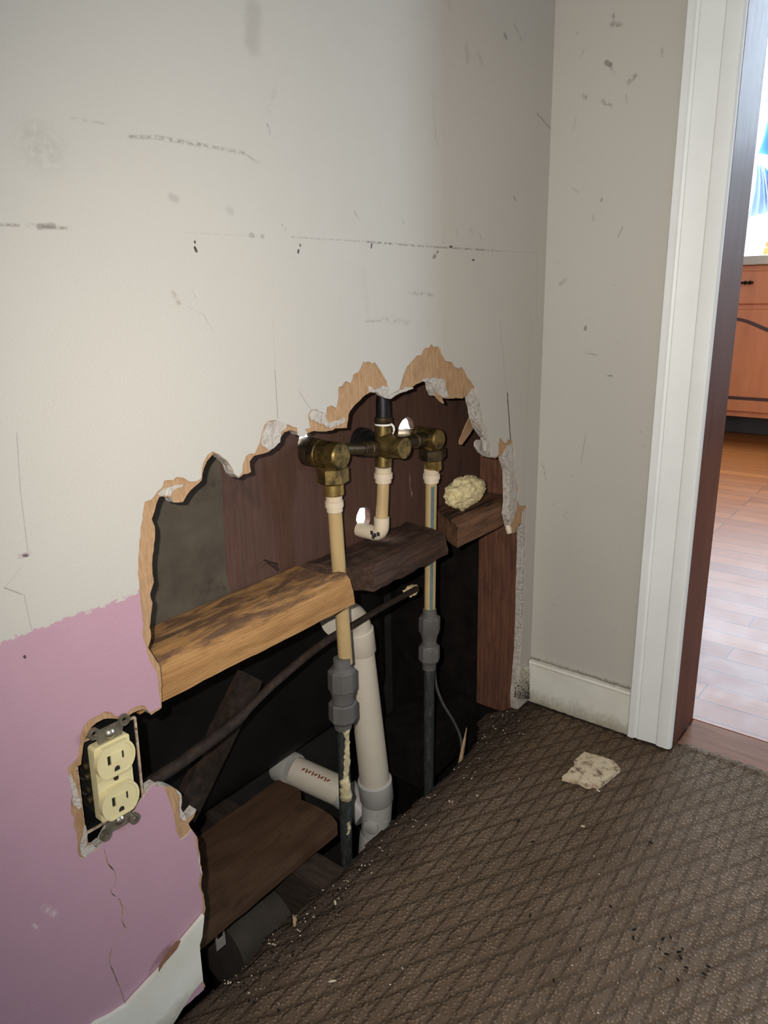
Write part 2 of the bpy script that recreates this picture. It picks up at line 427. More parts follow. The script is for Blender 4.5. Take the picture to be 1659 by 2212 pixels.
MAT['block_b'] = block_wood('dark_rotten_pine', (.014, .007, .005), (.036, .018, .012), (.080, .044, .028), (.010, .0065, .005), .366, .03)
MAT['block_c'] = block_wood('dark_stained_pine', (.05, .024, .014), (.13, .064, .034), (.21, .11, .06), (.026, .016, .011), .366, .10)
MAT['stud'] = wood('red_brown_stud', (.060, .025, .016), (.12, .050, .030), (.17, .078, .046), (7, 7, 1), 16, .75, .4, (.03, .016, .011), .03, 12, .3, [((-.0355, .045, .035), .016), ((-.0355, .052, .235), .007), ((-.0355, .03, .44), .010)])
MAT['ply'] = wood('red_brown_plywood', (.060, .030, .021), (.080, .040, .028), (.098, .051, .036), (12, 1, 1.0), 24, .72, .12, (.048, .025, .020), .05, 9)
MAT['backing'] = simple('grey_brown_paper', (.075, .061, .045), .9, var=.22, scale=32, bump=.25, spec=.15, dirt=(.038, .029, .021), dirt_at=.60, dirt_scale=28)
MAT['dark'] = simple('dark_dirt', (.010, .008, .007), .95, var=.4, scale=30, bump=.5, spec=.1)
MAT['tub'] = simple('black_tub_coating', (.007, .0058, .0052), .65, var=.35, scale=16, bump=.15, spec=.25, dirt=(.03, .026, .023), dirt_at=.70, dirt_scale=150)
MAT['tubw'] = simple('tub_enamel', (.55, .57, .57), .3, var=.03)
MAT['iron'] = simple('rusty_iron', (.030, .020, .015), .8, .2, .45, 90, .4, .3, (.07, .038, .022), .55, 70)
MAT['black_iron'] = simple('black_iron', (.012, .011, .011), .5, .5, .3, 90, .3, .5)
def brass():
    m = M('old_brass'); p = m.pos(); n = m.noise(p, 60, 8, .7); n2 = m.noise(p, 260, 5)
    m.color(m.mix(m.mr(n, .42, .62), (.27, .19, .065), (.045, .032, .016))).metal(.85).rough(m.mr(n, .4, .7, .34, .6)).bump(n2, .15, .001); return m.done()
MAT['brass'] = brass()
MAT['brass_b'] = simple('bright_brass', (.46, .33, .11), .33, .9, .25, 70, .1, .5, (.12, .08, .03), .62, 90)
MAT['brass_d'] = simple('tarnished_brass', (.075, .053, .028), .45, .75, .4, 70, .2, .5, (.02, .016, .012), .52, 60)
MAT['cpvc'] = simple('tan_cpvc', (.44, .315, .15), .42, var=.10, scale=30, spec=.5, dirt=(.17, .10, .04), dirt_at=.60, dirt_scale=50)
MAT['cpvc_fit'] = simple('cream_cpvc_fitting', (.62, .52, .385), .5, var=.07, scale=40, spec=.5, dirt=(.22, .15, .09), dirt_at=.64, dirt_scale=140)
MAT['stripe'] = simple('blue_print', (.20, .31, .32), .6, var=.2, scale=60, dirt=(.40, .30, .16), dirt_at=.66, dirt_scale=220)
MAT['ink'] = simple('black_ink', (.03, .028, .03), .7)
MAT['tape'] = simple('white_thread_tape', (.8, .8, .78), .6)
MAT['grey_fit'] = simple('grey_plastic', (.098, .094, .088), .55, var=.12, scale=40, spec=.4, dirt=(.15, .13, .11), dirt_at=.70, dirt_scale=120)
def galv():
    m = M('corroded_pipe'); p = m.pos(); n = m.noise(m.scaled(p, (3, 3, 1)), 60, 8, .75)
    m.color(m.ramp(n, [(.3, (.010, .012, .012)), (.55, (.040, .046, .043)), (.75, (.12, .135, .12))])).metal(.3).rough(.6).bump(n, .6, .003); return m.done()
MAT['galv'] = galv()
MAT['putty'] = simple('cream_putty', (.47, .40, .245), .85, var=.3, scale=170, bump=.8, spec=.2, dirt=(.15, .12, .07), dirt_at=.62, dirt_scale=190)
MAT['pvc'] = simple('white_pvc', (.64, .58, .48), .38, var=.07, scale=14, spec=.5, dirt=(.28, .17, .09), dirt_at=.68, dirt_scale=45)
MAT['pvc_g'] = simple('grey_white_pvc', (.45, .44, .42), .4, var=.08, scale=18, spec=.5, dirt=(.25, .2, .15), dirt_at=.7, dirt_scale=40)
MAT['redink'] = simple('red_brown_print', (.26, .075, .035), .7, var=.3, scale=200)
MAT['board'] = wood('brown_floor_board', (.050, .025, .013), (.078, .040, .020), (.10, .054, .028), (1, 6, 6), 12, .8, .3, (.045, .024, .013), .06, 16)
MAT['joist'] = wood('grey_dry_joist', (.020, .013, .009), (.050, .033, .025), (.085, .060, .045), (4, 1, 8), 34, .9, .8)
MAT['foam'] = simple('yellow_foam', (.57, .48, .27), .9, var=.25, scale=90, bump=.5, spec=.2, dirt=(.20, .10, .03), dirt_at=.70, dirt_scale=80)
MAT['ivory'] = simple('ivory_plastic', (.60, .53, .30), .32, var=.05, scale=40, spec=.5, dirt=(.40, .34, .2), dirt_at=.72, dirt_scale=160)
MAT['slot'] = simple('slot_dark', (.008, .007, .005), .8)
MAT['strap'] = simple('zinc_strap', (.20, .18, .135), .4, .55, .35, 90, .2, .5, (.09, .065, .035), .58, 130)
MAT['boxm'] = simple('dark_steel_box', (.020, .021, .023), .5, .6, .3, 80, .2, .5, (.05, .035, .025), .6, 90)
MAT['rust_rim'] = simple('rusty_painted_rim', (.40, .30, .22), .7, .1, .4, 160, .3, .3, (.12, .055, .03), .52, 190)
MAT['wire'] = simple('grey_cable', (.09, .088, .09), .5)
MAT['screw'] = simple('steel_screw', (.5, .47, .4), .3, .95, .2, 120)

def carpet_mat():
    m = M('brown_carpet'); uv = m.n('ShaderNodeUVMap').outputs[0]; p = m.pos()
    u, v, _ = m.sep(uv)
    fu = m.math('ABSOLUTE', m.math('SUBTRACT', m.math('FRACT', u), .5)); fv = m.math('ABSOLUTE', m.math('SUBTRACT', m.math('FRACT', v), .5))
    g = m.math('MAXIMUM', fu, fv)                                   # .5 in the groove
    wob = m.noise(p, 120, 4, .6)
    groove = m.mr(m.math('ADD', g, m.math('MULTIPLY', m.math('SUBTRACT', wob, .5), .12)), .32, .48)
    vo = m.n('ShaderNodeTexVoronoi', i_Vector=p, i_Scale=240.0, i_Randomness=.9); loops = m.mr(vo.outputs['Distance'], .0, .6, 1., 0.)
    n = m.noise(p, 14, 5, .6); n2 = m.noise(p, 300, 5, .7)
    col = m.ramp(n, [(.3, (.20, .135, .086)), (.7, (.29, .205, .14))])
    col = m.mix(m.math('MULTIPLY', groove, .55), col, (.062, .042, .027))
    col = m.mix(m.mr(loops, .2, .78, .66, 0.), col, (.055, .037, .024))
    # trodden dirt along the broken wall
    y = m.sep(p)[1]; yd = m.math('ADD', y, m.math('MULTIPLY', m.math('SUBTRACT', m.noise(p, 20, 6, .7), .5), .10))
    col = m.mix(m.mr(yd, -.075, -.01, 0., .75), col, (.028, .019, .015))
    m.color(col).rough(.95).spec(.12)
    h = m.math('ADD', m.math('MULTIPLY', loops, .8), m.math('SUBTRACT', m.math('MULTIPLY', n2, .5), m.math('MULTIPLY', groove, .5)))
    m.bump(h, .9, .0036); return m.done()
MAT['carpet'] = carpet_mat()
def planks():
    m = M('oak_strip_floor'); p = m.pos()
    s_ = m.sep(p); q = m.n('ShaderNodeCombineXYZ', i_0=s_[1], i_1=s_[0], i_2=0.0).outputs[0]
    br = m.n('ShaderNodeTexBrick', i_Vector=q, i_Scale=1.0); br.offset = .37; br.offset_frequency = 3
    br.inputs['Mortar Size'].default_value = .0012; br.inputs['Brick Width'].default_value = .62; br.inputs['Row Height'].default_value = .058
    br.inputs['Mortar'].default_value = (.02, .01, .006, 1); br.inputs['Color1'].default_value = (.24, .078, .018, 1); br.inputs['Color2'].default_value = (.16, .046, .010, 1)
    br.inputs['Bias'].default_value = 0.0
    g = m.noise(m.scaled(p, (14, 1, 1)), 10, 7, .65, .3)
    col = m.mix(m.mr(g, .40, .68, 0, .5), br.outputs['Color'], (.15, .045, .012))
    n = m.noise(p, 7, 6, .7)
    m.color(col).rough(m.mr(n, .35, .7, .34, .44)).spec(.05).bump(m.noise(p, 30, 3), .05, .002); return m.done()
MAT['planks'] = planks()
MAT['threshold'] = wood('oak_threshold', (.11, .042, .02), (.16, .068, .034), (.20, .09, .048), (8, 1, 8), 12, .6, .1, spec=.05)
MAT['cab'] = wood('honey_cabinet_wood', (.68, .225, .09), (.76, .26, .105), (.82, .29, .125), (1, 4, 1), 4, .35, .02)
MAT['cabd'] = simple('cabinet_groove', (.08, .03, .018), .5)
MAT['toe'] = simple('toe_kick', (.03, .016, .013), .6)
MAT['counter'] = simple('beige_counter', (.62, .52, .40), .35, var=.06)
MAT['white'] = simple('white_paint', (.78, .79, .80), .5, var=.02)
def thin(name, c, amt):
    m = M(name); m.color(c).rough(.8)
    t = m.n('ShaderNodeBsdfTranslucent', i_0=(*c, 1)); mx = m.n('ShaderNodeMixShader', i_0=amt)
    m.l(m.b.outputs[0], mx.inputs[1]); m.l(t.outputs[0], mx.inputs[2]); m.l(mx.outputs[0], m.t.nodes['Material Output'].inputs[0]); return m.done()
MAT['cloth'] = thin('blue_grey_cloth', (.34, .40, .58), .035)
MAT['cloth2'] = thin('blue_cloth', (.10, .30, .78), .05)
MAT['clipw'] = thin('white_plastic', (.85, .88, .9), .75)
MAT['orange'] = simple('orange_plastic', (.75, .22, .06), .4)
def emit(name, c, st):
    m = M(name); m.b.inputs['Emission Color'].default_value = (*c, 1); m.b.inputs['Emission Strength'].default_value = st
    m.color((.0, .0, .0)); return m.done()
MAT['sky'] = emit('bright_sky', (.80, .90, 1.0), 5.5)
MAT['scrap'] = simple('cream_wallboard', (.56, .46, .32), .85, var=.12, scale=60, bump=.2, spec=.2, dirt=(.15, .09, .055), dirt_at=.49, dirt_scale=75)
MAT['crumb'] = simple('pale_crumbs', (.55, .48, .36), .8, var=.3, scale=300)
MAT['dropping'] = simple('black_crumbs', (.012, .010, .008), .9, spec=.1)
MAT['splinter'] = simple('pale_splinter', (.36, .24, .13), .8, var=.3, scale=150)

# ================================================================ SETTING
# ---- left wall: painted face layer over a wallboard core, both broken open
O_main = [(347,1527),(340,1455),(336,1448),(322,1426),(317,1401),(308,1373),(310,1348),(303.5,1301),(299.5,1248),(299,1207),(303.5,1159),(308,1112),(313,1084),(327,1079),(339.5,1062),(352,1049),(355,1038),(374,1037),(382,1030),(396,1032),(408.5,1040),(424,1040),(435,1033),(436,1011),(441,996),(449,982),(460,975),(474,982),(490,994),(499,1007),(507,1024),(515,1030),(523,1021),(524.5,1002),(531,986),(538.6,980),(551,979),(560.5,958),(565,936),(571.5,917.5),(581,909),(593.5,907.5),(609,912),(621.7,917),(643.6,925),(645,941),(656,944),(664,936),(659,927),(670,925),(667,908),(665.5,897),(673,884.6),(684,884),(697,891),(705.7,897),(706,880),(716,876),(726.7,881.5),(730,867),(731.4,836),(739,834),(747,823.5),(758,828),(763,809),(775,803),(785,779.6),(789,784),(793,781),(800,782),(805,786),(809,781),(815.5,790.5),(828,809),(837.5,826.6),(842,851.7),(853,847),(863,841.6),(867,826.6),(873.5,804.6),(878,793.7),(889,781),(900,768.6),(909.6,767),(914,757),(919,751),(924,752),(931.5,743.5),(938,749),(945.6,748),(953.5,757.6),(960,772),(964,779.6),(977,782.7),(985,793.7),(991,796),(997,791.5),(1005,801.5),(1011.5,817),(1021,828),(1027,837.5),(1026,855),(1036.5,867),(1039.7,889),(1043,908),(1054,933),(1060,961),(1061.6,985),(1068,988),(1077,982),(1077,958),(1080.4,944),(1086,952),(1091.4,958),(1097.7,949),(1108.6,953.5),(1112,971),(1110,1011.5),(1115,1027),(1121,1058.5),(1118,1080.5),(1124,1093),(1138.4,1091.5),(1137,1127.5),(1135,1190),(1132,1257),(1130.6,1319),(1126,1382),(1124,1420),(1121,1464),(1117,1506)]
I_main = [(347,1527),(344,1442),(331.7,1420),(324,1408),(317.6,1398),(324,1376),(321,1354),(325.5,1317),(327,1301),(322,1282),(330,1257),(327,1238),(327,1207),(332,1166),(332,1137),(325.5,1121),(332,1102),(338,1080.5),(342.7,1071),(368,1072.6),(374,1085),(393,1083.6),(402,1068),(418,1050.7),(433.6,1036.6),(438,1011.5),(444.6,996),(455.5,983),(462,978.5),(474,986.5),(496,1006),(504,1025),(513.5,1032),(524.5,1023.5),(540,1019),(537,996),(546.5,984),(552.7,982.5),(578,975.5),(593.5,961),(603,945.7),(612,933),(625,928.5),(640.5,934),(646,940),(655,942),(662,936),(670,932),(684,931.6),(703,931.6),(728,925),(747,924),(748,914),(753,889),(768.5,870.5),(787,853),(803,845.4),(818.7,845.4),(831,856),(840.6,861),(853,850),(884.5,839),(897,829.7),(912.7,823.4),(931.5,825),(934.7,842),(941,855),(953.5,858),(969,861),(985,859.5),(997,861),(1010,848.5),(1016,845),(1019,867),(1024,886),(1027,905),(1032,917.5),(1039.7,933),(1050.6,945.7),(1053.8,970.8),(1061,988),(1068,990),(1079,983),(1088,974),(1090,992.7),(1097.7,1017.8),(1099,1064.8),(1099,1086.8),(1096,1112),(1101,1134),(1107,1149.5),(1121,1130.7),(1127.5,1137),(1129,1174.5),(1127.5,1221.6),(1126,1257),(1124,1351),(1121,1413.5),(1117,1460.5),(1113,1507)]
# outlet cut-out, from the pink corner to the top of the crack
O_out = [(342,1530.6),(323,1540),(314.5,1526),(308.4,1523.4),(296,1526),(284,1532),(274.7,1540),(260,1545),(250.6,1548.7),(241,1539),(226.4,1536.7),(212,1546),(195,1553.5),(184,1564),(178,1573),(176,1584),(174,1593),(171,1615),(168,1637),(159,1647),(145.7,1658.4),(149,1680),(153,1702),(156.5,1716),(153,1731),(154,1747.6),(153,1757),(161,1767),(159,1784),(166,1801),(167.6,1829.6),(169,1843),(173.4,1855),(185.5,1852.5),(196,1842),(209.6,1836),(223,1823)]
I_out = [(342,1532),(325,1543),(314.5,1533),(306,1531),(296,1534),(284,1539),(274,1546),(258,1552),(242,1551),(222,1552),(206,1560),(195,1570),(187,1585),(180,1600),(176,1625),(173,1650),(161,1657),(166,1678),(171,1710),(174,1735),(176,1755),(180,1775),(186,1800),(190,1825),(197,1832),(210,1830),(222,1820)]
crack = [(224,1822),(225.6,1843),(233,1867.5),(245,1880),(250,1895),(248,1913),(238,1922),(241,1931),(257,1943),(265,1961),(263,1991),(272,2006),(257,2030),(241,2051),(235,2077),(245,2103),(262,2145),(271,2178),(273,2212)]
def wall_outline(main, outl, Y):
    left = trY(outl[::-1][:0], Y)
    pts = trY(crack[::-1], Y) + trY(outl[::-1], Y) + trY(main, Y)
    first = pts[0]
    return [(-1.9, 0.0), (first[0] - .006, 0.0)] + pts, None
def build_wall_left():
    y0 = 0.0
    oo, _ = wall_outline(O_main, O_out, y0)
    oo = oo[:2] + roughen(oo[2:], .0035, .0011, 1.3, False)
    oo = oo + [(oo[-1][0] + .004, 0.0), (0.0, 0.0), (0.0, 2.3), (-1.9, 2.3)]
    o = obj('wall_left', slab([oo], FY, 0.0, 0.0014, None, 0, 1), [MAT['wall'], MAT['paint_edge']]); struct(o)
    ii, _ = wall_outline(I_main, I_out, .003)
    ii = ii[:2] + roughen(ii[2:], .004, .0014, 4.1, False)
    ii = ii + [(ii[-1][0] + .004, 0.0), (0.0, 0.0), (0.0, 2.3), (-1.9, 2.3)]
    c = obj('wallboard_core', slab([ii], FY, 0.0015, 0.0128, None, 0, 1), [MAT['kraft'], MAT['gypsum']], o)
    c['label'] = 'torn brown paper and white gypsum of the wallboard'
    # scraps of bare gypsum left on the torn paper
    patches = [[(572,925),(581,911),(597,909),(620,914),(617,925),(606,934),(604,955),(590,968),(578,972),(566,963),(566,940)],
               [(668,898),(674,886),(684,886),(700,893),(705,905),(710,916),(706,924),(698,915),(685,912),(672,908)],
               [(706,915),(718,910),(735,905),(745,903),(744,912),(730,918),(712,926)],
               [(797,834),(808,842),(820,838),(826,832),(838,836),(842,852),(852,848),(866,842),(880,836),(893,838),(884,842),(855,853),(842,862),(828,858),(815,848),(797,846)],
               [(910,819),(925,817),(940,816),(958,819),(963,840),(970,858),(958,858),(946,852),(938,842),(932,828),(915,824)],
               [(341,1066),(355,1054),(366,1052),(385,1047),(404,1046),(385,1054),(372,1061),(368,1071),(345,1073)],
               [(1014,846),(1022,838),(1026,854),(1036,868),(1040,893),(1044,912),(1056,940),(1058,970),(1054,984),(1049,975),(1049,950),(1041,930),(1032,912),(1028,893),(1022,870)],
               [(1089,975),(1096,962),(1109,956),(1110,1010),(1113,1035),(1118,1070),(1115,1100),(1107,1125),(1101,1133),(1098,1120),(1100,1080),(1099,1020),(1091,992)],
               [(1126,1140),(1129,1105),(1137,1096),(1134,1190),(1131,1260),(1129,1330),(1125,1350),(1127,1250),(1130,1180)],
               [(146,1680),(153,1672),(163,1700),(172,1725),(176,1742),(168,1748),(158,1738),(156,1716)], [(186,1826),(200,1822),(206,1832),(196,1840),(182,1851),(175,1846),(172,1830),(180,1800),(184,1782),(188,1800)]]
    for k, pt in enumerate(patches):
        pp = roughen(trY(pt, .001), .003, .0016, k * 3.7)
        g = obj('gypsum_scrap', slab([pp], FY, 0.0002 + .0001 * (k % 3), 0.0035), MAT['gypsum'], o)
    # brown paper slivers that hang into the hole
    for k, (pt, y0_, y1_, mt) in enumerate([([(1018,895),(1024,884),(1023,925),(1012,942),(998,961),(993,960),(993,952),(1008,915)], .028, .0296, 'kraft'),
                                     ([(1026,955),(1030,950),(1044,950),(1052,958),(1050,980),(1046,986),(1034,977),(1026,965)], .010, .0118, 'gypsum'),
                                     ([(938,842),(950,852),(955,860),(960,872),(955,871),(943,859)], .002, .0036, 'kraft'),
                                     ([(1096,1105),(1107,1090),(1118,1086),(1124,1100),(1122,1128),(1114,1150),(1108,1153),(1102,1145),(1097,1125)], .004, .0062, 'kraft')]):
        obj('paper_sliver', slab([roughen(trY(pt, y0_), .004, .0008, k)], FY, y0_, y1_), MAT[mt], o)
    return o
WL = build_wall_left()

# ---- the broken loose piece under the outlet
Pp = [(224,1822),(243,1793),(275,1781),(291.5,1757),(296,1740),(311,1722),(323,1704),(337,1692),(342,1703),(354,1697),(361.5,1716),(371,1740),(378,1769),(381,1796),(391.6,1815),(402,1808),(414.5,1793),(421.7,1805.5),(427.5,1840),(433.6,1888.6),(430,1913),(436.6,1931),(440,1961),(438,1974.5),(433.6,2021),(427.5,2039),(432,2081.5),(435,2115)]
Pi = [(224,1820),(240,1790),(272,1778),(290,1755),(295,1738),(311,1719),(323,1702),(337,1692),(342,1702),(354,1697),(365,1698),(381,1705),(391.6,1716),(391.6,1733),(390,1745),(400,1767),(412,1762),(423,1748),(417,1764.5),(406,1778),(414.5,1793),(423.7,1805.5),(429.5,1840),(435.6,1888.6),(433,1913),(439,1931),(443,1961),(440,1974.5),(435.6,2021),(430,2039),(434,2081.5),(437,2115)]
def piece_outline(pts, Y):
    ck = [(x + 2.9, y) for x, y in crack[1:]][::-1]
    a = trY(pts, Y); b = trY(ck, Y)
    return a + [(a[-1][0] + .002, .004), (b[0][0] - .004, .004)] + b
pc = obj('wallboard_fragment', slab([roughen(piece_outline(Pp, .0), .0035, .0009, 9.)], FY, .0006, .0020, None, 0, 1), [MAT['wall'], MAT['paint_edge']])
tag(pc, 'loose pink-painted piece of broken wallboard below the outlet, right of the long crack', 'wallboard')
obj('wallboard_core', slab([roughen(piece_outline(Pi, .003), .004, .0012, 2.)], FY, .0021, .0130, None, 0, 1), [MAT['kraft'], MAT['gypsum']], pc)
for k, pt in enumerate([[(381,1705),(391,1714),(393,1733),(391,1747),(402,1767),(404,1774),(395,1772),(389,1766),(388,1750),(390,1728)], [(428,1860),(434,1886),(438,1890),(434,1876),(430,1846)]]):
    obj('gypsum_scrap', slab([roughen(trY(pt, .001), .003, .0012, k)], FY, .0012, .004), MAT['gypsum'], pc)
# baseboard of the left wall, broken off at the hole
bb = [(272,2169),(300,2138),(345,2090),(400,2020),(438,1975),(433.6,2021),(428,2039),(432,2081.5),(435,2115),(411,2145),(369,2212)]
b2 = roughen(trY([(150,2262),(205,2207),(240,2190)] + bb, -.002), .006, .0008, 3., False); b2 = b2 + [(b2[-1][0] - .01, .0), (-1.9, .0), (-1.9, b2[0][1])]
o = obj('baseboard_left', slab([b2], FY, -.0045, -.0002), MAT['base']); struct(o)
ch = [(390,2032),(382,2050),(366,2068),(352,2084),(343,2099),(344,2086),(352,2072),(366,2050),(382,2034)]
obj('bare_wood_chip', slab([trY(ch, -.005)], FY, -.0053, -.0044), simple('chipped_wood', (.20, .10, .06), .8, scale=120), o)
# mouldy stump of the same baseboard in the corner
mb = [(1117,1508),(1121,1466),(1124,1440),(1130,1450),(1138,1448),(1143,1440),(1143.5,1510)]
o = obj('trim_1', slab([roughen(trY(mb, -.006), .003, .0012, 8.)], FY, -.0065, -.0003), MAT['mold']); struct(o)

# ---- right wall with the doorway
DY0, DY1, DZ, WT = -.243, -1.02, 1.92, .102
ow = [(.012, 0.0), (.012, 2.3), (-2.6, 2.3), (-2.6, 0.0), (DY1, 0.0), (DY1, DZ), (-.228, DZ), (-.228, 0.0)]
o = obj('wall_right', slab([ow], FX, 0.0, WT - .004), MAT['wall2']); struct(o)
prof = [(0, .0105), (.04, .0145), (.16, .0150), (.185, .0118), (.235, .0112), (.26, .0126), (.42, .0110), (.60, .0100), (.665, .0098), (.69, .0118), (.73, .0126), (.93, .0126), (.97, .0112), (1.0, .0080)]
bm = bmesh.new()
ya, yb = -.1755, -.2426
cs = [(ya, -.0002)] + [(ya + (yb - ya) * t, -x) for t, x in prof] + [(yb, -.0002)]
zs = [0.004, 2.0]
R = [[bm.verts.new((x, y, z)) for y, x in cs] for z in zs]
for i in range(len(cs)):
    j = (i + 1) % len(cs); bm.faces.new([R[0][i], R[0][j], R[1][j], R[1][i]])
bm.faces.new(R[0]); bm.faces.new(R[1]); bmesh.ops.recalc_face_normals(bm, faces=bm.faces[:])
o = obj('trim_2', bm, MAT['trim']); struct(o); smooth(o, 25)
# second side and head of the door surround, on the far side of the doorway
o = obj('trim_3', box_bm(-.014, -.0002, DY1 - .068, DY1 - .002, .004, 2.0, .003), MAT['trim']); struct(o)
# jamb of dark wood
def jamb(name, x0, x1, y0, y1, z0, z1):
    o = obj(name, box_bm(x0, x1, y0, y1, z0, z1, .0018), MAT['jamb']); struct(o); return o
jamb('door_1', -.003, WT, DY0, -.2285, 0.0, DZ)
jamb('door_2', -.003, WT, DY1 + .0005, DY1 + .015, 0.0, DZ)
jamb('door_3', -.003, WT, DY1 + .0155, DY0 - .0005, DZ - .015, DZ - .0005)
# baseboard on the right wall
bm = slab([roughen([(-.0015, .002), (-.0015, .078), (-.1752, .077), (-.1752, .002)], .006, .0011, 5.)], FX, -.0085, -.0003)
o = obj('baseboard_right', bm, MAT['base']); struct(o)
bm = lathe((-.0065, -.0018, .0745), (-.0065, -.1750, .0735), [(0, .0035), (1, .0035)], 12)
o = obj('trim_4', bm, MAT['base']); struct(o)

# ---- behind the left wall: plywood back of the cavity, with holes
def circ_holes():
    h1 = [(881,900),(891,907),(897,925),(893,950),(880,963),(866,962),(860,940),(863,921),(870,908)]
    h2 = [(771.6,1112),(778,1098),(790.5,1094.6),(800,1101),(800,1124.5),(795,1137),(785,1143),(773,1137),(770,1124)]
    h3 = [(647,945),(657,930),(672,933),(682,952),(678,975),(664,992),(648,988),(643,965)]
    h4 = [(882,1018),(885,1030),(884,1048),(889,1066),(887,1078),(890,1077),(892,1064),(887.5,1046),(888,1030),(884.5,1018)]
    h5 = [(870.5,1108),(871.5,1122),(873.5,1121),(872.5,1108)]
    return [roughen(trY(h, .088), .003, .0012, k) for k, h in enumerate((h1, h2, h3))] + [trY(h, .088) for h in (h4, h5)]
pl = [(-1.9, .335), (-.0005, .335), (-.0005, 2.3), (-1.9, 2.3)]
o = obj('wall_back', slab([pl] + circ_holes(), FY, .0885, .0975), MAT['ply']); struct(o)
bk = trY([(475,960),(474,1000),(481,1050),(480,1100),(484,1160),(488,1215),(489,1245),(497,1275),(498,1290)], .087)
bk = [(-1.9, bk[-1][1] - .002), (-1.9, .62), (bk[0][0], .62)] + bk
o = obj('backing_sheet', slab([roughen(bk, .006, .0012, 6.)], FY, .0862, .0883), MAT['backing'])
tag(o, 'grey-brown paper-faced sheet with a torn right edge at the left end of the hole', 'wallboard')

# ---- stud at the corner
def grid_prism(sections, stations, amp=.0012, fr=40., seed=0., n_sub=4):
    """loft closed (y,z) outlines along x; sections(t,x)->list of (y,z)"""
    bm = bmesh.new(); rings = []
    for x, secs in zip(stations, sections):
        pts = []
        for i in range(len(secs)):
            a = secs[i]; b = secs[(i + 1) % len(secs)]
            for k in range(n_sub):
                t = k / n_sub; pts.append(((x if not callable(x) else 0), a[0] + (b[0] - a[0]) * t, a[1] + (b[1] - a[1]) * t) if len(a) == 2 else (a[2] + (b[2] - a[2]) * t, a[0] + (b[0] - a[0]) * t, a[1] + (b[1] - a[1]) * t))
        rings.append([bm.verts.new(p) for p in pts])
    for a, b in zip(rings, rings[1:]):
        n = len(a)
        for k in range(n): bm.faces.new([a[k], a[(k + 1) % n], b[(k + 1) % n], b[k]])
    bm.faces.new(rings[0]); bm.faces.new(rings[-1])
    for v in bm.verts:
        c = v.co * fr + Vector((seed, 0, 0))
        v.co += Vector((noise.noise(c), noise.noise(c + Vector((9, 3, 1))), noise.noise(c + Vector((2, 17, 5))))) * amp
    bmesh.ops.recalc_face_normals(bm, faces=bm.faces[:])
    return bm
bm = box_bm(-.0355, -.0015, .0140, .0845, -.02, 2.2, .0015)
o = obj('stud', bm, MAT['stud']); tag(o, 'upright reddish-brown wall stud at the right end of the hole by the corner', 'stud')

# ---- three lengths of blocking between the studs
def blk(name, xs, sec_fn, mat, label, seed, amp=.0013):
    secs = [sec_fn(x) for x in xs]
    o = obj(name, grid_prism(secs, xs, amp, 42., seed, 4), mat); smooth(o, 50)
    tag(o, label, 'wood block', 'blocking boards across the hole'); del o['group']; return o
def lin(a, b, n): return [a + (b - a) * i / (n - 1) for i in range(n)]
def secA(x):
    r = 0.0
    back = .0840
    if x > -.452: back = .0375
    e = max(0, (x + .452) / .022)                      # broken right end
    top = .3680 - .0035 * e
    return [(.0145, .329), (.0145, .348 - .004 * max(0, e - .5)), (.0195, .3585), (.0275, .3650), (.036 if back > .04 else back - .003, top), (back, top), (back, .331)]
xa = lin(-.722, -.4525, 28) + [-.4515] + lin(-.447, -.430, 4)
o = blk('blocking_board', xa, secA, MAT['block_a'], 'longest blocking board, pale orange broken pine with brown stains, at the left', 1.)
for (px, py, ln) in ((770, 1283, 16), (768, 1263, 10)):
    pass
def secB(x):
    e = max(0, min(1, (-.375 - x) / .03))
    return [(.0150, .3315), (.0150, .3555 - .004 * e), (.0185, .3615), (.030, .3645), (.0835, .3660), (.0835, .332)]
bm = grid_prism([[(y, z, (-.392 - .65 * (y - .015) if k == 0 else (-.2335 if k == 20 else lin(-.394, -.2335, 21)[k] - .65 * (y - .015) * (1 - k / 20) ** 2))) for (y, z) in secB(lin(-.394, -.2335, 21)[k])] for k in range(21)], lin(-.394, -.2335, 21), .0030, 55., 5., 6)
o = obj('blocking_board', bm, MAT['block_b']); smooth(o, 50); tag(o, 'short dark rotten block between the left and right supply pipes, under the white elbow', 'wood block')
bm = grid_prism([[(y, z, (-.2085 + (y - .0145) * .62 * max(0, 1 - k / 6) if True else 0) + (lin(-.2085, -.0365, 16)[k] + .2085) * (1 - .62 * (y - .0145) / .17 * max(0, 1 - k / 6))) for (y, z) in [(.0145, .334), (.0145, .366), (.0175, .3685), (.0840, .3690), (.0840, .334)]] for k in range(16)], lin(-.2085, -.0365, 16), .0014, 40., 11., 4)
o = obj('blocking_board', bm, MAT['block_c']); smooth(o, 50); tag(o, 'dark brown block against the corner stud with the yellow foam lump on it', 'wood block')

# ================================================================ PLUMBING
YP = .050
pL = PY(722, 1105, YP); pM = PY(827, 1060, YP); pR = PY(931, 1100, YP)
def at(x, y, Y=YP): return PY(x, y, Y)
def axis_stack(parent, x0, y0, x1, y1, Y, items):
    """items: (name, material, [(photo y, radius px)...], segments)"""
    a = PY(x0, y0, Y); b = PY(x1, y1, Y); objs = []
    for name, mat, prof_, sg in items:
        pr = []
        for yy, rr in prof_:
            t = (yy - y0) / (y1 - y0); p = a.lerp(b, t); pr.append((t, rr * mpp(p)))
        bm = lathe(a, b, pr, sg, rot=.5 if sg == 6 else 0.)
        o = obj(name, bm, mat); smooth(o, 30); adopt(o, parent); objs.append(o)
    return objs
kM = mpp(at(828, 960))
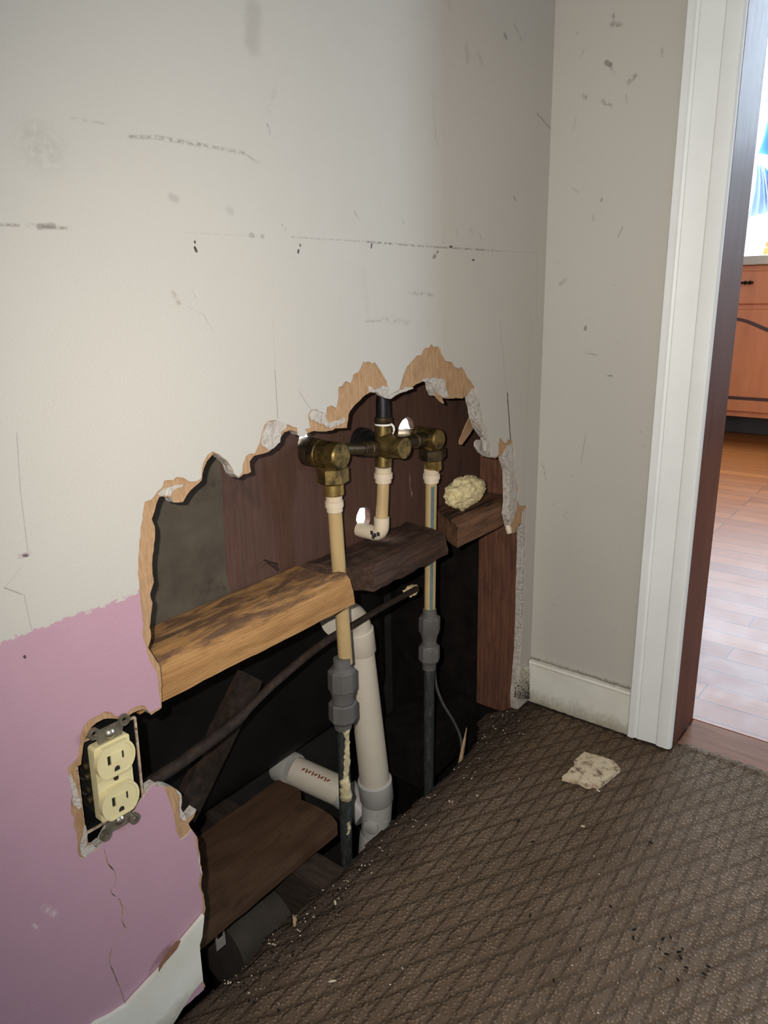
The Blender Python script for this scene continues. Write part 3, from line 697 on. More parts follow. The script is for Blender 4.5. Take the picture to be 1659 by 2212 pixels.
# ---- mixing valve: brass body, crossover pipes, two valves with nuts
vz = at(770, 963).z
V = thing('brass_mixing_valve', 'brass mixing valve body with two side valves joined by crossover pipes, in the hole', 'valve', at(828, 1010))
zt, zb = at(828, 917), at(828, 1008)
o = obj('valve_body', lathe(zt, zb, [(0, 17 * kM), (.02, 18.6 * kM), (.98, 18.6 * kM), (1, 17 * kM)], 40), MAT['brass']); smooth(o); adopt(o, V)
cM = at(828, 962)
o = obj('stub_cap', lathe(cM + Vector((0, -.001, 0)), cM + Vector((.0, -.0335, 0)), [(0, .0165), (.30, .0162), (.55, .0135), (.95, .0135), (1, .0128)], 36), MAT['brass']); smooth(o); adopt(o, V)
o = obj('diverter_stem', lathe(cM + Vector((0, .004, 0)), Vector((cM.x, .094, cM.z)), [(0, .010), (.35, .010), (.36, .0155), (.6, .0155), (.62, .019), (1, .019)], 32), MAT['black_iron']); smooth(o); adopt(o, V)
cL = Vector((pL.x + .001, YP, at(712, 985).z)); cR = Vector((pR.x, YP, at(928, 948).z))
def side_valve(c, stem, r, q):
    o = obj('side_valve', lathe(c + Vector((0, -.015, 0)), c + Vector((0, .024, 0)), [(0, r * .86), (.05, r), (.80, r), (.82, r * 1.06), (.99, r * 1.06), (1, r)], 40), MAT['brass']); smooth(o); adopt(o, V)
    s_ = obj('valve_stem', lathe(c + Vector((0, .0245, 0)), c + Vector((0, stem, 0)), [(0, r * q), (.5, r * q), (.52, r * .8 * q), (1, r * .8 * q)], 32), MAT['brass_d']); smooth(s_); sub(s_, o)
    e = obj('valve_outlet', lathe(c + Vector((0, 0, -.006)), c + Vector((0, 0, -.021)), [(0, r * .8), (1, r * .62)], 32), MAT['brass']); smooth(e); sub(e, o)
side_valve(cL, .062, .0158, 1.08); side_valve(cR, .062, .0146, .66)
a = cL + Vector((.012, .004, .004)); b = cM + Vector((-.012, 0, -.002))
o = obj('crossover_pipe', lathe(a, b, [(0, .0072), (.62, .0072), (.63, .0088), (.78, .0088), (.79, .0100), (1, .0100)], 28), MAT['brass_d']); smooth(o); adopt(o, V)
a = cM + Vector((.012, 0, -.001)); b = cR + Vector((-.010, .004, 0))
o = obj('crossover_pipe', lathe(a, b, [(0, .0078), (.7, .0078), (.71, .0102), (1, .0102)], 28), MAT['brass_d']); smooth(o); adopt(o, V)
for x_, y0, y1, y2, kk, mt in ((718, 1006, 1044, 1069, 35, 'brass'), (933, 966, 992, 1014, 30, 'brass_d')):
    a = PY(x_, y0, YP); b = PY(x_ + 3, y2, YP); t = (y1 - y0) / (y2 - y0); k = mpp(a)
    o = obj('union_nut', lathe(a, a.lerp(b, t), [(0, kk * .82 * k), (.12, kk * k), (.88, kk * k), (1, kk * .82 * k)], 6, rot=.26), MAT[mt]); adopt(o, V); un = o
    o = obj('nut_collar', lathe(a.lerp(b, t), b, [(0, kk * .65 * k), (.92, kk * .65 * k), (1, kk * .60 * k)], 36), MAT['brass_b']); smooth(o); sub(o, un)
# riser of black iron
k = mpp(at(828, 880))
o = obj('riser_pipe', lathe(at(829, 860) + Vector((0, 0, .25)), at(828, 903), [(0, 14 * k), (.905, 14 * k), (.915, 15.5 * k), (1, 16.5 * k)], 32), MAT['black_iron']); smooth(o); adopt(o, V)
o = obj('riser_collar', lathe(at(828, 900), at(828, 917), [(0, 18 * k), (.1, 19.5 * k), (.8, 19.5 * k), (1, 17 * k)], 32), MAT['brass_d']); smooth(o); adopt(o, V)
o = obj('thread_tape', lathe(at(828, 914.5), at(828, 918.2), [(0, 19 * k), (1, 19 * k)], 32), MAT['tape']); smooth(o); adopt(o, V)
tp = [at(845, 916, .038), at(850, 922, .037), at(851, 930, .037), at(848, 938, .038)]
o = obj('tape_end', tube(spline(tp, 5), [.0014] * 11 + [.0008] * 5, 6), MAT['tape']); sub(o, [c_ for c_ in V.children if c_.name.startswith('thread_tape')][0])

def adapter(parent, x0, y0, y1, x1, Y=YP, rp=17):
    """threaded adapter: threads, hex collar, hub"""
    L = y1 - y0; prof_ = [(y0, rp * .9)]
    th = y0 + L * .34; n = 4
    for i in range(n):
        ya_ = y0 + (th - y0) * i / n; prof_ += [(ya_ + .4, rp * .93), (ya_ + (th - y0) / n * .5, rp * 1.0), (ya_ + (th - y0) / n * .95, rp * .93)]
    prof_ += [(th + .3, rp * .95), (th + .5, rp * 1.12), (th + L * .36, rp * 1.12), (th + L * .37, rp * .98), (y1 - 1, rp * .98), (y1, rp * .92)]
    return axis_stack(parent, x0, y0, x1, y1, Y, [('threaded_adapter', MAT['cpvc_fit'], prof_, 36)])[0]
# ---- left supply
SL = thing('supply_pipe', 'left tan supply pipe with a grey coupling down to an old cream-smeared pipe', 'pipe', at(745, 1500))
adapter(SL, 721, 1069, 1105, 723, rp=18)
axis_stack(SL, 723, 1104, 746.5, 1430, YP, [('tan_pipe', MAT['cpvc'], [(1104, 15.4), (1432, 15.4)], 40)])
cpl = axis_stack(SL, 738, 1421, 741, 1572, YP, [('coupling', MAT['grey_fit'], [(1421, 15), (1422, 18.5), (1440, 19.5), (1446, 27), (1492, 27), (1498, 24), (1512, 24), (1513, 22), (1522, 22), (1523, 24), (1528, 27), (1552, 27), (1560, 20), (1572, 18.5), (1573, 14)], 40)])[0]
for q_ in axis_stack(SL, 738, 1445, 741, 1556, YP, [('coupling_nut', MAT['grey_fit'], [(1445, 27), (1448, 30.5), (1486, 30.5), (1489, 28)], 8), ('coupling_nut', MAT['grey_fit'], [(1514, 28), (1517, 30.5), (1551, 30.5), (1555, 27)], 8)]): sub(q_, cpl)
axis_stack(SL, 741, 1568, 749, 1860, YP, [('old_pipe', MAT['galv'], [(1568, 13), (1700, 13.2), (1880, 12.5)], 28)])
def putty(name, pts, r, parent, seed):
    bm = tube(spline(pts, 6), r if not isinstance(r, list) else r, 14)
    for v in bm.verts:
        c = v.co * 260 + Vector((seed, 0, 0)); v.co += Vector((noise.noise(c), noise.noise(c + Vector((5, 1, 2))), noise.noise(c + Vector((1, 8, 3))))) * .0028
    o = obj(name, bm, MAT['putty']); smooth(o, 80); adopt(o, parent); return o
q = [at(748, 1574, .043), at(749, 1600, .043), at(749, 1630, .043), at(748, 1660, .0435), at(746, 1686, .043), at(747, 1712, .043), at(749, 1724, .046)]
putty('putty_smear', q, [.0040] * 6 + [.0036] * 6 + [.0038] * 6 + [.0032] * 6 + [.0062] * 7 + [.0075] * 4 + [.0052] * 2, SL, 2.)
putty('putty_smear', [at(752, 1775, .0425), at(753, 1790, .0425), at(752, 1802, .0425)], .0022, SL, 5.)
# ---- right supply
SR = thing('supply_pipe', 'right tan supply pipe with a blue stripe and a grey coupling, nearest the corner', 'pipe', at(928, 1400))
adapter(SR, 932, 1013, 1043, 932, rp=16.5)
axis_stack(SR, 931.5, 1042, 928.5, 1320, YP, [('tan_pipe', MAT['cpvc'], [(1042, 12.6), (1320, 12.0)], 40)])
# printed blue stripe as a strip following the pipe
def stripe():
    a = at(931.5, 1048); b = at(928.5, 1316); bm = bmesh.new(); r = 12.55 * mpp(a) + .0001
    view = (CAM - a); view.z = 0; view.normalize(); side = Vector((-view.y, view.x, 0))
    R = []
    for i in range(2):
        c = (a, b)[i]; rr = (12.75 * mpp(a), 12.15 * mpp(b))[i]
        R.append([bm.verts.new(c + (view * math.cos(th) + side * math.sin(th)) * rr) for th in [ -.05 + .62 * k / 8 for k in range(9)]])
    for k in range(8): bm.faces.new([R[0][k], R[0][k + 1], R[1][k + 1], R[1][k]])
    bmesh.ops.solidify(bm, geom=bm.faces[:], thickness=.00025)
    o = obj('blue_stripe', bm, MAT['stripe']); adopt(o, SR); return o
stripe()
cpl = axis_stack(SR, 928, 1314, 927, 1448, YP, [('coupling', MAT['grey_fit'], [(1314, 12), (1315, 14.5), (1328, 15.5), (1333, 21), (1364, 21), (1370, 18), (1377, 17), (1378, 15.5), (1390, 15.5), (1391, 18), (1396, 21), (1424, 21), (1432, 15.5), (1444, 14.5), (1446, 11)], 40)])[0]
for q_ in axis_stack(SR, 928, 1330, 927, 1430, YP, [('coupling_nut', MAT['grey_fit'], [(1331, 21), (1334, 23.5), (1361, 23.5), (1364, 21.5)], 8), ('coupling_nut', MAT['grey_fit'], [(1394, 21.5), (1397, 23), (1423, 23), (1427, 20)], 8)]): sub(q_, cpl)
axis_stack(SR, 927, 1444, 926, 1730, YP, [('old_pipe', MAT['galv'], [(1444, 11.2), (1730, 10.8)], 28)])
# ---- spout pipe in the middle
SP = thing('spout_pipe', 'short tan middle pipe with a printed cream elbow turning into the hole in the plywood', 'pipe', at(826, 1130))
adapter(SP, 828, 1009, 1043, 828, rp=18)
axis_stack(SP, 828, 1042, 824.5, 1125, YP, [('tan_pipe', MAT['cpvc'], [(1042, 13.2), (1125, 13.2)], 40)])
ex = at(824.5, 1143); kk = mpp(ex)
a0 = at(824.5, 1117); pts = [a0, at(824.5, 1130)]
cz = at(824.5, 1146)
for t in lin(0, math.pi / 2, 8):
    pts.append(Vector((cz.x, cz.y + (1 - math.cos(t)) * .012, cz.z + .0065 - math.sin(t) * .012)))
pts.append(pts[-1] + Vector((0, .022, 0)))
n = len(pts)
o = obj('elbow', tube(pts, [16.4 * kk] * n, 36), MAT['cpvc_fit']); smooth(o, 50); adopt(o, SP); elb = o
o = obj('elbow_nipple', cyl(pts[-1] - Vector((0, .003, 0)), pts[-1] + Vector((0, .034, 0)), .0092, 28), MAT['cpvc_fit']); smooth(o); adopt(o, SP)
# printed marks on the elbow's side
for (px, py) in ((803, 1151), (810, 1156), (817, 1154), (806, 1160)):
    p = PX(px, py, cz.x - 16.4 * kk - .0002)
    o = obj('printed_mark', box_bm(p.x - .0002, p.x + .0003, p.y - .0022, p.y + .0022, p.z - .0026, p.z + .0026), MAT['ink']); sub(o, elb)

# ---- drain
D = thing('drain_pipe', 'white plastic drain pipe leaning down behind the left supply pipe into a grey branch fitting', 'pipe', PY(820, 1760, .115))
YD = .115
dt = PY(773, 1372, YD); db = PY(814, 1722, YD)
k = mpp(PY(795, 1550, YD))
o = obj('drain_tube', lathe(dt, db, [(0, 30 * k), (1, 34 * k)], 48), MAT['pvc']); smooth(o); adopt(o, D)
ca = PY(772, 1355, YD); cb = PY(779, 1408, YD)
o = obj('collar', lathe(ca, cb, [(0, 29 * k), (.08, 33 * k), (.94, 33 * k), (1, 30.5 * k)], 48), MAT['pvc']); smooth(o); adopt(o, D)
dirv = (dt - db).normalized()
pts = []
c0 = PY(770, 1358, YD); leftv = Vector((-1, .0, .12)).normalized()
for t in lin(0, math.pi / 2, 10):
    pts.append(c0 + dirv * math.sin(t) * .026 + leftv * (1 - math.cos(t)) * .026)
pts.append(pts[-1] + leftv * .022)
o = obj('elbow', tube(pts, [31 * k] * 8 + [31.5 * k] * 3, 40), MAT['pvc']); smooth(o, 50); adopt(o, D)
# branch fitting at the foot
fa = dt.lerp(db, .875); fb = dt.lerp(db, 1.015)
o = obj('hub', lathe(fa, fb, [(0, 34.5 * k), (.05, 38.5 * k), (.9, 38.5 * k), (1, 35 * k)], 48), MAT['pvc_g']); smooth(o); adopt(o, D)
fc = PY(812, 1800, YD); fd = PY(806, 1900, YD)
bm = lathe(fb, fc, [(0, 35 * k), (.6, 34 * k), (1, 34 * k)], 48); lathe(fc, fd, [(0, 36 * k), (.1, 38 * k), (1, 38 * k)], 48, bm)
o = obj('branch_fitting', bm, MAT['pvc_g']); smooth(o); adopt(o, D); bft = o
br0 = fb.lerp(fc, .62) + Vector((0, .022, 0)); br1 = PY(745, 1714, .180); br2 = PY(634, 1664, .268); br3 = PY(600, 1647, .310)
o = obj('branch_socket', lathe(br0, br1, [(0, .0215), (.8, .0245), (1, .0262)], 44), MAT['pvc_g']); smooth(o); adopt(o, D)
o = obj('branch_pipe', lathe(br1, br2, [(0, .0240), (1, .0240)], 44), MAT['pvc']); smooth(o); adopt(o, D); brp = o
o = obj('collar', lathe(br2 + (br2 - br1) * -.02, br3, [(0, .0265), (.06, .0280), (1, .0280)], 44), MAT['pvc_g']); smooth(o); adopt(o, D)
# raised emblem disc and stud on the fitting
pq = PY(800, 1772, YD - 33 * k); nrm = (CAM - pq); nrm.z = 0; nrm.normalize()
nrm = Matrix.Rotation(math.radians(-24), 3, 'Z') @ nrm; pq = fb.lerp(fc, .55) + nrm * 34.4 * k
o = obj('cast_disc', lathe(pq - nrm * .004, pq + nrm * .0016, [(0, .012), (.8, .012), (1, .0105)], 32), MAT['pvc_g']); smooth(o); adopt(o, D)
nrm = Matrix.Rotation(math.radians(62), 3, 'Z') @ nrm; pq = fb.lerp(fc, .45) + nrm * 34.6 * k
o = obj('cast_stud', lathe(pq - nrm * .006, pq + nrm * .001, [(0, .0035), (1, .003)], 16), MAT['pvc_g']); sub(o, bft)
# red-brown print along the branch pipe
rnd = random.Random(5)
ax = (br2 - br1).normalized(); upn = (Vector((-.28, -.75, .75)) - ax * Vector((-.28, -.75, .75)).dot(ax)).normalized(); sd = ax.cross(upn)
for i in range(9):
    t = .30 + .06 * i; c = br1.lerp(br2, t) + upn * .0241
    bm = bmesh.new()
    for (du, dv) in ((0, -1), (0, 1), (-.4, 0)) if i % 2 else ((-.4, .6), (.35, -.5), (0, 0.2)):
        q = c + ax * du * .003 + sd * dv * .002
        box_bm(q.x - .0010, q.x + .0010, q.y - .0008, q.y + .0008, q.z - .0012, q.z + .0012, bm=bm)
    o = obj('printed_letter', bm, MAT['redink']); sub(o, brp)

# ================================================================ UNDER THE TUB
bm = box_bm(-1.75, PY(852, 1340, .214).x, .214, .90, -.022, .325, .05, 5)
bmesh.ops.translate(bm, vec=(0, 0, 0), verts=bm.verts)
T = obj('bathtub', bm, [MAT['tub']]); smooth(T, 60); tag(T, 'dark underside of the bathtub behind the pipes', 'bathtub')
rim = obj('rim', box_bm(-1.85, -.001, .0995, .95, .327, .352, .004), MAT['tubw'], T)
o = obj('iron_rod', tube(spline([PY(290, 1712, .072), PY(400, 1640, .078), PY(505, 1560, .082), PY(590, 1478, .082), PY(690, 1395, .080), PY(760, 1352, .0795), PY(830, 1310, .080), PY(900, 1272, .086)], 6), [.0068] * 14 + [.0052] * 16 + [.0044] * 13, 12), MAT['iron'])
smooth(o); tag(o, 'thin rusty iron rod running diagonally under the blocking boards', 'rod')
a, b = PY(548, 1462, .150), PY(398, 1770, .150)
d = (b - a).normalized(); sd = Vector((d.z, 0, -d.x)) * .020
bm = slab([[((a + sd).x, (a + sd).z), ((a - sd).x, (a - sd).z), ((b - sd).x, (b - sd).z), ((b + sd).x, (b + sd).z)]], FY, .150, .162)
o = obj('tub_brace', bm, MAT['iron']); tag(o, 'wide dark brace leaning against the bathtub underside behind the rod', 'brace')
# loose board on the ground under the tub
pb = trZ([(437,2010),(560,1908),(650,1834),(728,1772),(716,1757),(690,1740),(662,1728),(648,1722),(650,1706),(640,1697),(600,1680)], -.02)
pb = pb[:1] + pb[1:] + [(-.52, .2125), (-.72, .2125), (-.72, .0815)]
o = obj('floor_board', slab([roughen(pb, .02, .002, 3.)], FZ, -.044, -.0235), MAT['board']); tag(o, 'wide brown board lying under the tub at the bottom of the hole', 'board')
# joist below, ground, sewer pipe, clip
ja, jb = PZ(615, 1870, -.075), PZ(700, 1950, -.075)
bm = grid_prism([[(y, z) for (y, z) in ((-.20, -.14), (-.20, -.062), (.35, -.062), (.35, -.14))]] * 8, lin(-.485, -.437, 8), .0016, 60., 2., 8)
o = obj('floor_joist', bm, MAT['joist']); tag(o, 'rough grey-brown floor joist under the broad board', 'joist')
o = obj('floor_joist', grid_prism([[(y, z) for (y, z) in ((.095, -.11), (.095, -.03), (.20, -.03), (.20, -.11))]] * 12, lin(-.19, -.004, 12), .003, 50., 8., 6), MAT['dark']); tag(o, 'dark splintered joist end beneath the corner stud', 'joist')
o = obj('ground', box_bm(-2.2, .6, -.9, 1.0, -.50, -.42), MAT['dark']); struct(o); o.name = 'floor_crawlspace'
for nm, bx in (('wall_light_blocker_rear', (-1.95, -.0005, .96, 1.0, -.42, .33)), ('wall_light_blocker_left', (-1.95, -1.91, -1.9, .959, -.42, -.036)), ('wall_light_blocker_front', (-1.909, .6, -1.95, -1.9, -.42, -.036)), ('wall_light_blocker_right', (.56, .6, -1.899, .9, -.42, -.036))):  # unseen walls added round the crawlspace to keep outside light out
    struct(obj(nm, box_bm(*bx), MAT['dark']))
sp = [PZ(500, 2095, -.16), PZ(545, 1985, -.16)]
o = obj('sewer_pipe', lathe(PZ(478, 2062, -.15), PZ(478, 2062, -.15) + Vector((.15, .0, -.008)), [(0, .048), (.42, .048), (.43, .042), (1, .042)], 40), simple('grimy_waste_pipe', (.060, .050, .041), .7, var=.3, scale=20)); smooth(o); tag(o, 'thick greyish waste pipe low in the dark below the floor', 'pipe')
cp = PZ(476, 2030, -.10)
bm = box_bm(cp.x - .007, cp.x + .007, cp.y - .001, cp.y + .001, cp.z - .012, cp.z + .002)
box_bm(cp.x - .007, cp.x - .0045, cp.y - .001, cp.y + .001, cp.z + .002, cp.z + .016, bm=bm); box_bm(cp.x + .0045, cp.x + .007, cp.y - .001, cp.y + .001, cp.z + .002, cp.z + .012, bm=bm)
o = obj('cable_clip', bm, MAT['pvc_g']); tag(o, 'small pale plastic clip in the dark below the floor by the baseboard end', 'clip')
# rear of the dark bay at the right
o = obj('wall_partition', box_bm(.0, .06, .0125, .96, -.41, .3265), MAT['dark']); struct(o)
o = obj('wall_bathroom', box_bm(.0, .06, .0125, 1.6, .3275, 2.3), MAT['white']); struct(o)
o = obj('wall_rear', box_bm(-.45, -.0005, .300, .308, -.42, .326), simple('dark_grey_board', (.016, .0145, .013), .9, var=.4, scale=25, dirt=(.045, .04, .034), dirt_at=.68, dirt_scale=60)); struct(o)
# grey cable
o = obj('cable', tube(spline([PY(938, 1440, .085), PY(942, 1480, .085), PY(957, 1520, .082), PY(982, 1562, .078), PY(996, 1600, .074), PY(998, 1665, .070)], 6), .0024, 10), MAT['wire']); smooth(o); tag(o, 'thin grey cable hanging behind the right supply pipe', 'cable')
o = obj('wood_splinter', lathe(PY(990, 1668, .03), PY(1008, 1572, .034), [(0, .004), (.6, .003), (1, .0005)], 5), MAT['splinter']); tag(o, 'upright wood splinter at the carpet edge near the corner', 'splinter')

# foam lumps
def lump(name, c, r, mat, seed, fr, amp, sub=5):
    bm = bmesh.new(); bmesh.ops.create_icosphere(bm, subdivisions=sub, radius=1.0)
    for v in bm.verts:
        n_ = v.co.normalized()
        d_ = noise.fractal(n_ * fr + Vector((seed, 0, 0)), .75, 2.1, 5) * amp
        v.co = Vector(c) + Vector((n_.x * r[0], n_.y * r[1], n_.z * r[2])) * (1 + d_)
    o = obj(name, bm, mat); smooth(o, 180); return o
fc_ = PY(1005, 1056, .046)
o = lump('foam_lump', (fc_.x, fc_.y, fc_.z), (.045, .020, .0225), MAT['foam'], 3., 2.3, .17, 6); tag(o, 'lump of pale yellow foam sitting on the right block', 'foam')
zmin = min(v.co.z for v in o.data.vertices); o.location.z = .3688 - zmin
o = lump('foam_scrap', PY(888, 1276, .092), (.014, .008, .007), MAT['foam'], 9., 3., .5, 4); tag(o, 'small scrap of foam on the upper end of the iron rod', 'foam')
p = PY(1096, 1142, .006)
o = obj('plastic_nub', lathe(p + Vector((0, 0, .006)), p + Vector((0, -.004, -.007)), [(0, .003), (.3, .0045), (.9, .0045), (1, .0035)], 14), MAT['cpvc_fit']); smooth(o); tag(o, 'small cream nub stuck at the torn wall edge beside the corner stud', 'scrap')
# nails in the plywood
for i, (a, b) in enumerate((((572, 1210), (597, 1219)), ((578, 1216), (598, 1229)))):
    A = PY(*a, .0875); B = PY(*b, .070)
    o = obj('nail', lathe(A, B, [(0, .0011), (.9, .0011), (.92, .0022), (1, .0022)], 10), MAT['iron'])
    tag(o, ['upper of two rusty nails sticking out of the plywood above the orange board', 'lower of two rusty nails sticking out of the plywood above the orange board'][i], 'nail', 'nails in the plywood')

# ================================================================ OUTLET
oc = (PY(240, 1584, -.006) + PY(260, 1775, -.006)) / 2
OUT = thing('electrical_outlet', 'ivory double socket outlet hanging in its steel box in the pink wall', 'outlet', (oc.x, 0, oc.z - .055))
tl = math.radians(2.0); K = 1.0
def UV(u, v, y):
    return Vector((oc.x + (u * math.cos(tl) + v * math.sin(tl)) * K, y, oc.z + (-u * math.sin(tl) + v * math.cos(tl)) * K))
FO = lambda u, v, w_: UV(u, v, w_)
def put(name, bm, mat, parent=OUT, sm=False):
    o = obj(name, bm, mat)
    if sm: smooth(o, 35)
    adopt(o, OUT)
    if parent is not OUT: sub(o, parent)
    return o
def rrect(w_, h_, r, n_=5, cu=0, cv=0):
    P_ = []
    for (sx, sy, a0) in ((1, 1, 0), (-1, 1, 90), (-1, -1, 180), (1, -1, 270)):
        for k_ in range(n_ + 1):
            a = math.radians(a0 + 90 * k_ / n_); P_.append((cu + sx * (w_ / 2 - r) + r * math.cos(a), cv + sy * (h_ / 2 - r) + r * math.sin(a)))
    return P_
# steel box: four walls and a back
wb, hb = .0285, .0420
bm = slab([rrect(wb * 2, hb * 2, .002), rrect(wb * 2 - .003, hb * 2 - .003, .001)], FO, .0030, .055)
slab([rrect(wb * 2, hb * 2, .002)], FO, .0552, .0566, bm)
BX = put('device_box', bm, MAT['boxm'])
rm_ = put('rim', slab([rrect(wb * 2 + .0005, hb * 2 + .0005, .002), rrect(wb * 2 - .0032, hb * 2 - .0032, .001)], FO, .0016, .0032), MAT['rust_rim'], BX)
# strap with ears
zt = []
for sy in (1, -1):
    base_v = .036 * sy
    ear = [(-.0105, base_v), (-.0125, .043 * sy), (-.0175, .0445 * sy), (-.0190, .0475 * sy), (-.0175, .0510 * sy), (-.0130, .0515 * sy), (-.0085, .0485 * sy), (.0085, .0485 * sy), (.0130, .0515 * sy), (.0175, .0510 * sy), (.0190, .0475 * sy), (.0175, .0445 * sy), (.0125, .043 * sy), (.0105, base_v)]
    def ring(cu, cv, r, n_=14): return [(cu + r * math.cos(2 * math.pi * k_ / n_), cv + r * math.sin(2 * math.pi * k_ / n_)) for k_ in range(n_)]
    e = put('mounting_ear', slab([ear, ring(-.0137, .0478 * sy, .0021), ring(.0137, .0478 * sy, .0021)], FO, -.0046, -.0032), MAT['strap'])
    for u_ in (-.0137, .0137):
        bm = slab([ring(u_, .0478 * sy, .0050, 20), ring(u_, .0478 * sy, .0027, 20)], FO, -.0060, -.0030)
        put('ear_ring', bm, MAT['strap'], e)
    s_ = put('mounting_screw', lathe(UV(0, .0415 * sy, -.0044), UV(0, .0415 * sy, -.0078), [(0, .0042), (.5, .0040), (.85, .0026), (1, .0008)], 20), MAT['screw'], e, True)
# body and the two socket faces
body = put('body', slab([rrect(.0325, .070, .003)], FO, -.0055, .0035), MAT['ivory'])
put('rear_body', slab([rrect(.0300, .066, .003)], FO, .0036, .026), MAT['slot'])
def face_poly(cv):
    P_ = []
    for k_ in range(48):
        a = 2 * math.pi * k_ / 48; P_.append((.0174 * math.cos(a), cv + max(-.0142, min(.0142, .0174 * math.sin(a)))))
    return P_
def rect(u0, u1, v0, v1): return [(u0, v0), (u1, v0), (u1, v1), (u0, v1)]
for cv in (.0195, -.0195):
    holes = [rect(-.0078, -.0050, cv - .0022, cv + .0062), rect(.0048, .0072, cv - .0014, cv + .0054)]
    gr = [(.0026 * math.cos(math.pi * k_ / 8), cv - .0083 + .0026 * math.sin(math.pi * k_ / 8)) for k_ in range(9)] + [(-.0026, cv - .0105), (.0026, cv - .0105)]
    fpl = face_poly(cv)
    bm = slab([fpl] + holes + [gr], FO, -.0102, -.0050)
    sf = put('socket_face', bm, MAT['ivory'])
    # raised centre and bevelled ring of the face
    bm = slab([[(u_ * 1.0, cv + (v_ - cv) * 1.0) for u_, v_ in fpl], [(u_ * .88, cv + (v_ - cv) * .88) for u_, v_ in fpl]], FO, -.0109, -.0101)
    put('face_rim', bm, MAT['ivory'], sf)
    bm = slab([[(-.0050, cv - .0028), (.0048, cv - .0020), (.0048, cv + .0062), (-.0050, cv + .0066)]], FO, -.0112, -.0101)
    put('face_rib', bm, MAT['ivory'], sf)
    for hh in holes + [gr]:
        put('slot', slab([hh], FO, -.0096, -.0088), MAT['slot'], sf)
put('centre_screw', lathe(UV(.0006, 0, -.0054), UV(.0006, 0, -.0066), [(0, .0024), (1, .0018)], 16), MAT['iron'])
for v_ in (.014, .004, -.008, -.018):
    put('terminal_screw', lathe(UV(-.0152, v_, .009), UV(-.0190, v_, .009), [(0, .0036), (.7, .0036), (1, .0026)], 14), MAT['brass_d'])
for v_ in (.004, -.010):
    put('wire', tube(spline([UV(-.0200, v_, .006), UV(-.0235, v_ + .004, .012), UV(-.0225, v_ + .010, .026), UV(-.012, v_ + .012, .045)], 6), .0014, 8), MAT['black_iron'], sm=True)

# ================================================================ FLOORS
# carpet as a fine mesh with the lattice pressed in
LA = Vector((.0270, -.0160)); LB = Vector((-.0460, -.0020)); det = LA.x * LB.y - LA.y * LB.x
def lat(x, y): return ((x * LB.y - y * LB.x) / det, (LA.x * y - LA.y * x) / det)
edge_px = [(300,2275),(380,2197),(399,2178),(473,2116),(495,2104),(524,2080),(562,2039),(580.6,2011),(643,1955),(684,1920),(725,1889),(769,1842),(800,1808),(850,1764),(900,1723),(919,1706),(970,1663),(1010,1620),(1032,1589),(1032,1551),(1047.5,1535.7),(1085,1529),(1116.5,1517),(1143,1512)]
E2 = [PZ(x, y, 0) for x, y in edge_px]
E2 = sorted([(p.x, p.y) for p in E2])
def edge_y(x):
    if x <= E2[0][0]: return -.002
    for (x0, y0), (x1, y1) in zip(E2, E2[1:]):
        if x0 <= x <= x1: return y0 + (y1 - y0) * (x - x0) / max(1e-6, x1 - x0)
    return E2[-1][1]
def build_carpet():
    X0, X1, Y0, Y1, S_ = -1.15, .045, -.95, .040, .0034
    nx = int((X1 - X0) / S_); ny = int((Y1 - Y0) / S_)
    vs = {}; bm_v = []; faces = []; uvs = []
    def inside(x, y):
        n_ = noise.noise(Vector((x * 90, y * 90, 0))) * .0035
        if y > edge_y(x) + n_: return False
        if y > -.2400 and x > -.0075 + n_ * .5: return False
        if y <= -.2400 and x > .030 + (y + .24) * -.17 + n_: return False
        return True
    def vert(i, j):
        k_ = (i, j)
        if k_ in vs: return vs[k_]
        x = X0 + i * S_; y = Y0 + j * S_
        u_, v_ = lat(x, y)
        g = max(abs((u_ % 1) - .5), abs((v_ % 1) - .5)); gr = min(1, max(0, (g - .36) / .12))
        z = .0 - .0013 * gr + noise.noise(Vector((x * 9, y * 9, 3))) * .0018 + noise.noise(Vector((x * 130, y * 130, 7))) * .0006
        de = edge_y(x) - y
        if y > -.22 or x < -.1:
            if de < .012: z -= .007 * (1 - max(0, de) / .012) ** 2
        if y > -.25 and x > -.02: z -= .002
        if y < -.25 and x > .01: z += .002 - .006 * min(1, max(0, (x - .018) / .02))
        vs[k_] = len(bm_v); bm_v.append((x, y, z)); uvs.append((u_ + 20, v_ + 20)); return vs[k_]
    for i in range(nx):
        for j in range(ny):
            if inside(X0 + (i + .5) * S_, Y0 + (j + .5) * S_):
                faces.append((vert(i, j), vert(i + 1, j), vert(i + 1, j + 1), vert(i, j + 1)))
    me = bpy.data.meshes.new('floor'); me.from_pydata(bm_v, [], faces)
    uvl = me.uv_layers.new(name='UVMap')
    for lp in me.loops: uvl.data[lp.index].uv = uvs[lp.vertex_index]
    o = obj('floor', me, MAT['carpet']); struct(o); smooth(o, 180)
    return o
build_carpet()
# carpet backing and floor boards below it, cut a little behind the carpet edge
under = [(x, y - .003) for x, y in E2 if x < -.02]
under = [(-1.9, -.006), (E2[0][0] - .01, -.006)] + under + [(-.010, .012), (.100, .012), (.100, -1.9), (-1.9, -1.9)]
o = obj('floor_boards', slab([under], FZ, -.034, -.0085), MAT['joist']); struct(o); o.name = 'floor_sub'
o = obj('floor_far', slab([[(-1.9, -1.9), (.02, -1.9), (.02, -.952), (-1.9, -.952)]], FZ, -.008, -.001), MAT['carpet']); struct(o)
# threshold and kitchen floor
o = obj('trim_5', box_bm(.0215, .104, DY1 + .016, -.2435, -.012, -.0015, .001), MAT['threshold']); struct(o)
o = obj('floor_kitchen', box_bm(.1065, 3.45, -3.6, 1.6, -.03, -.002), MAT['planks']); struct(o)

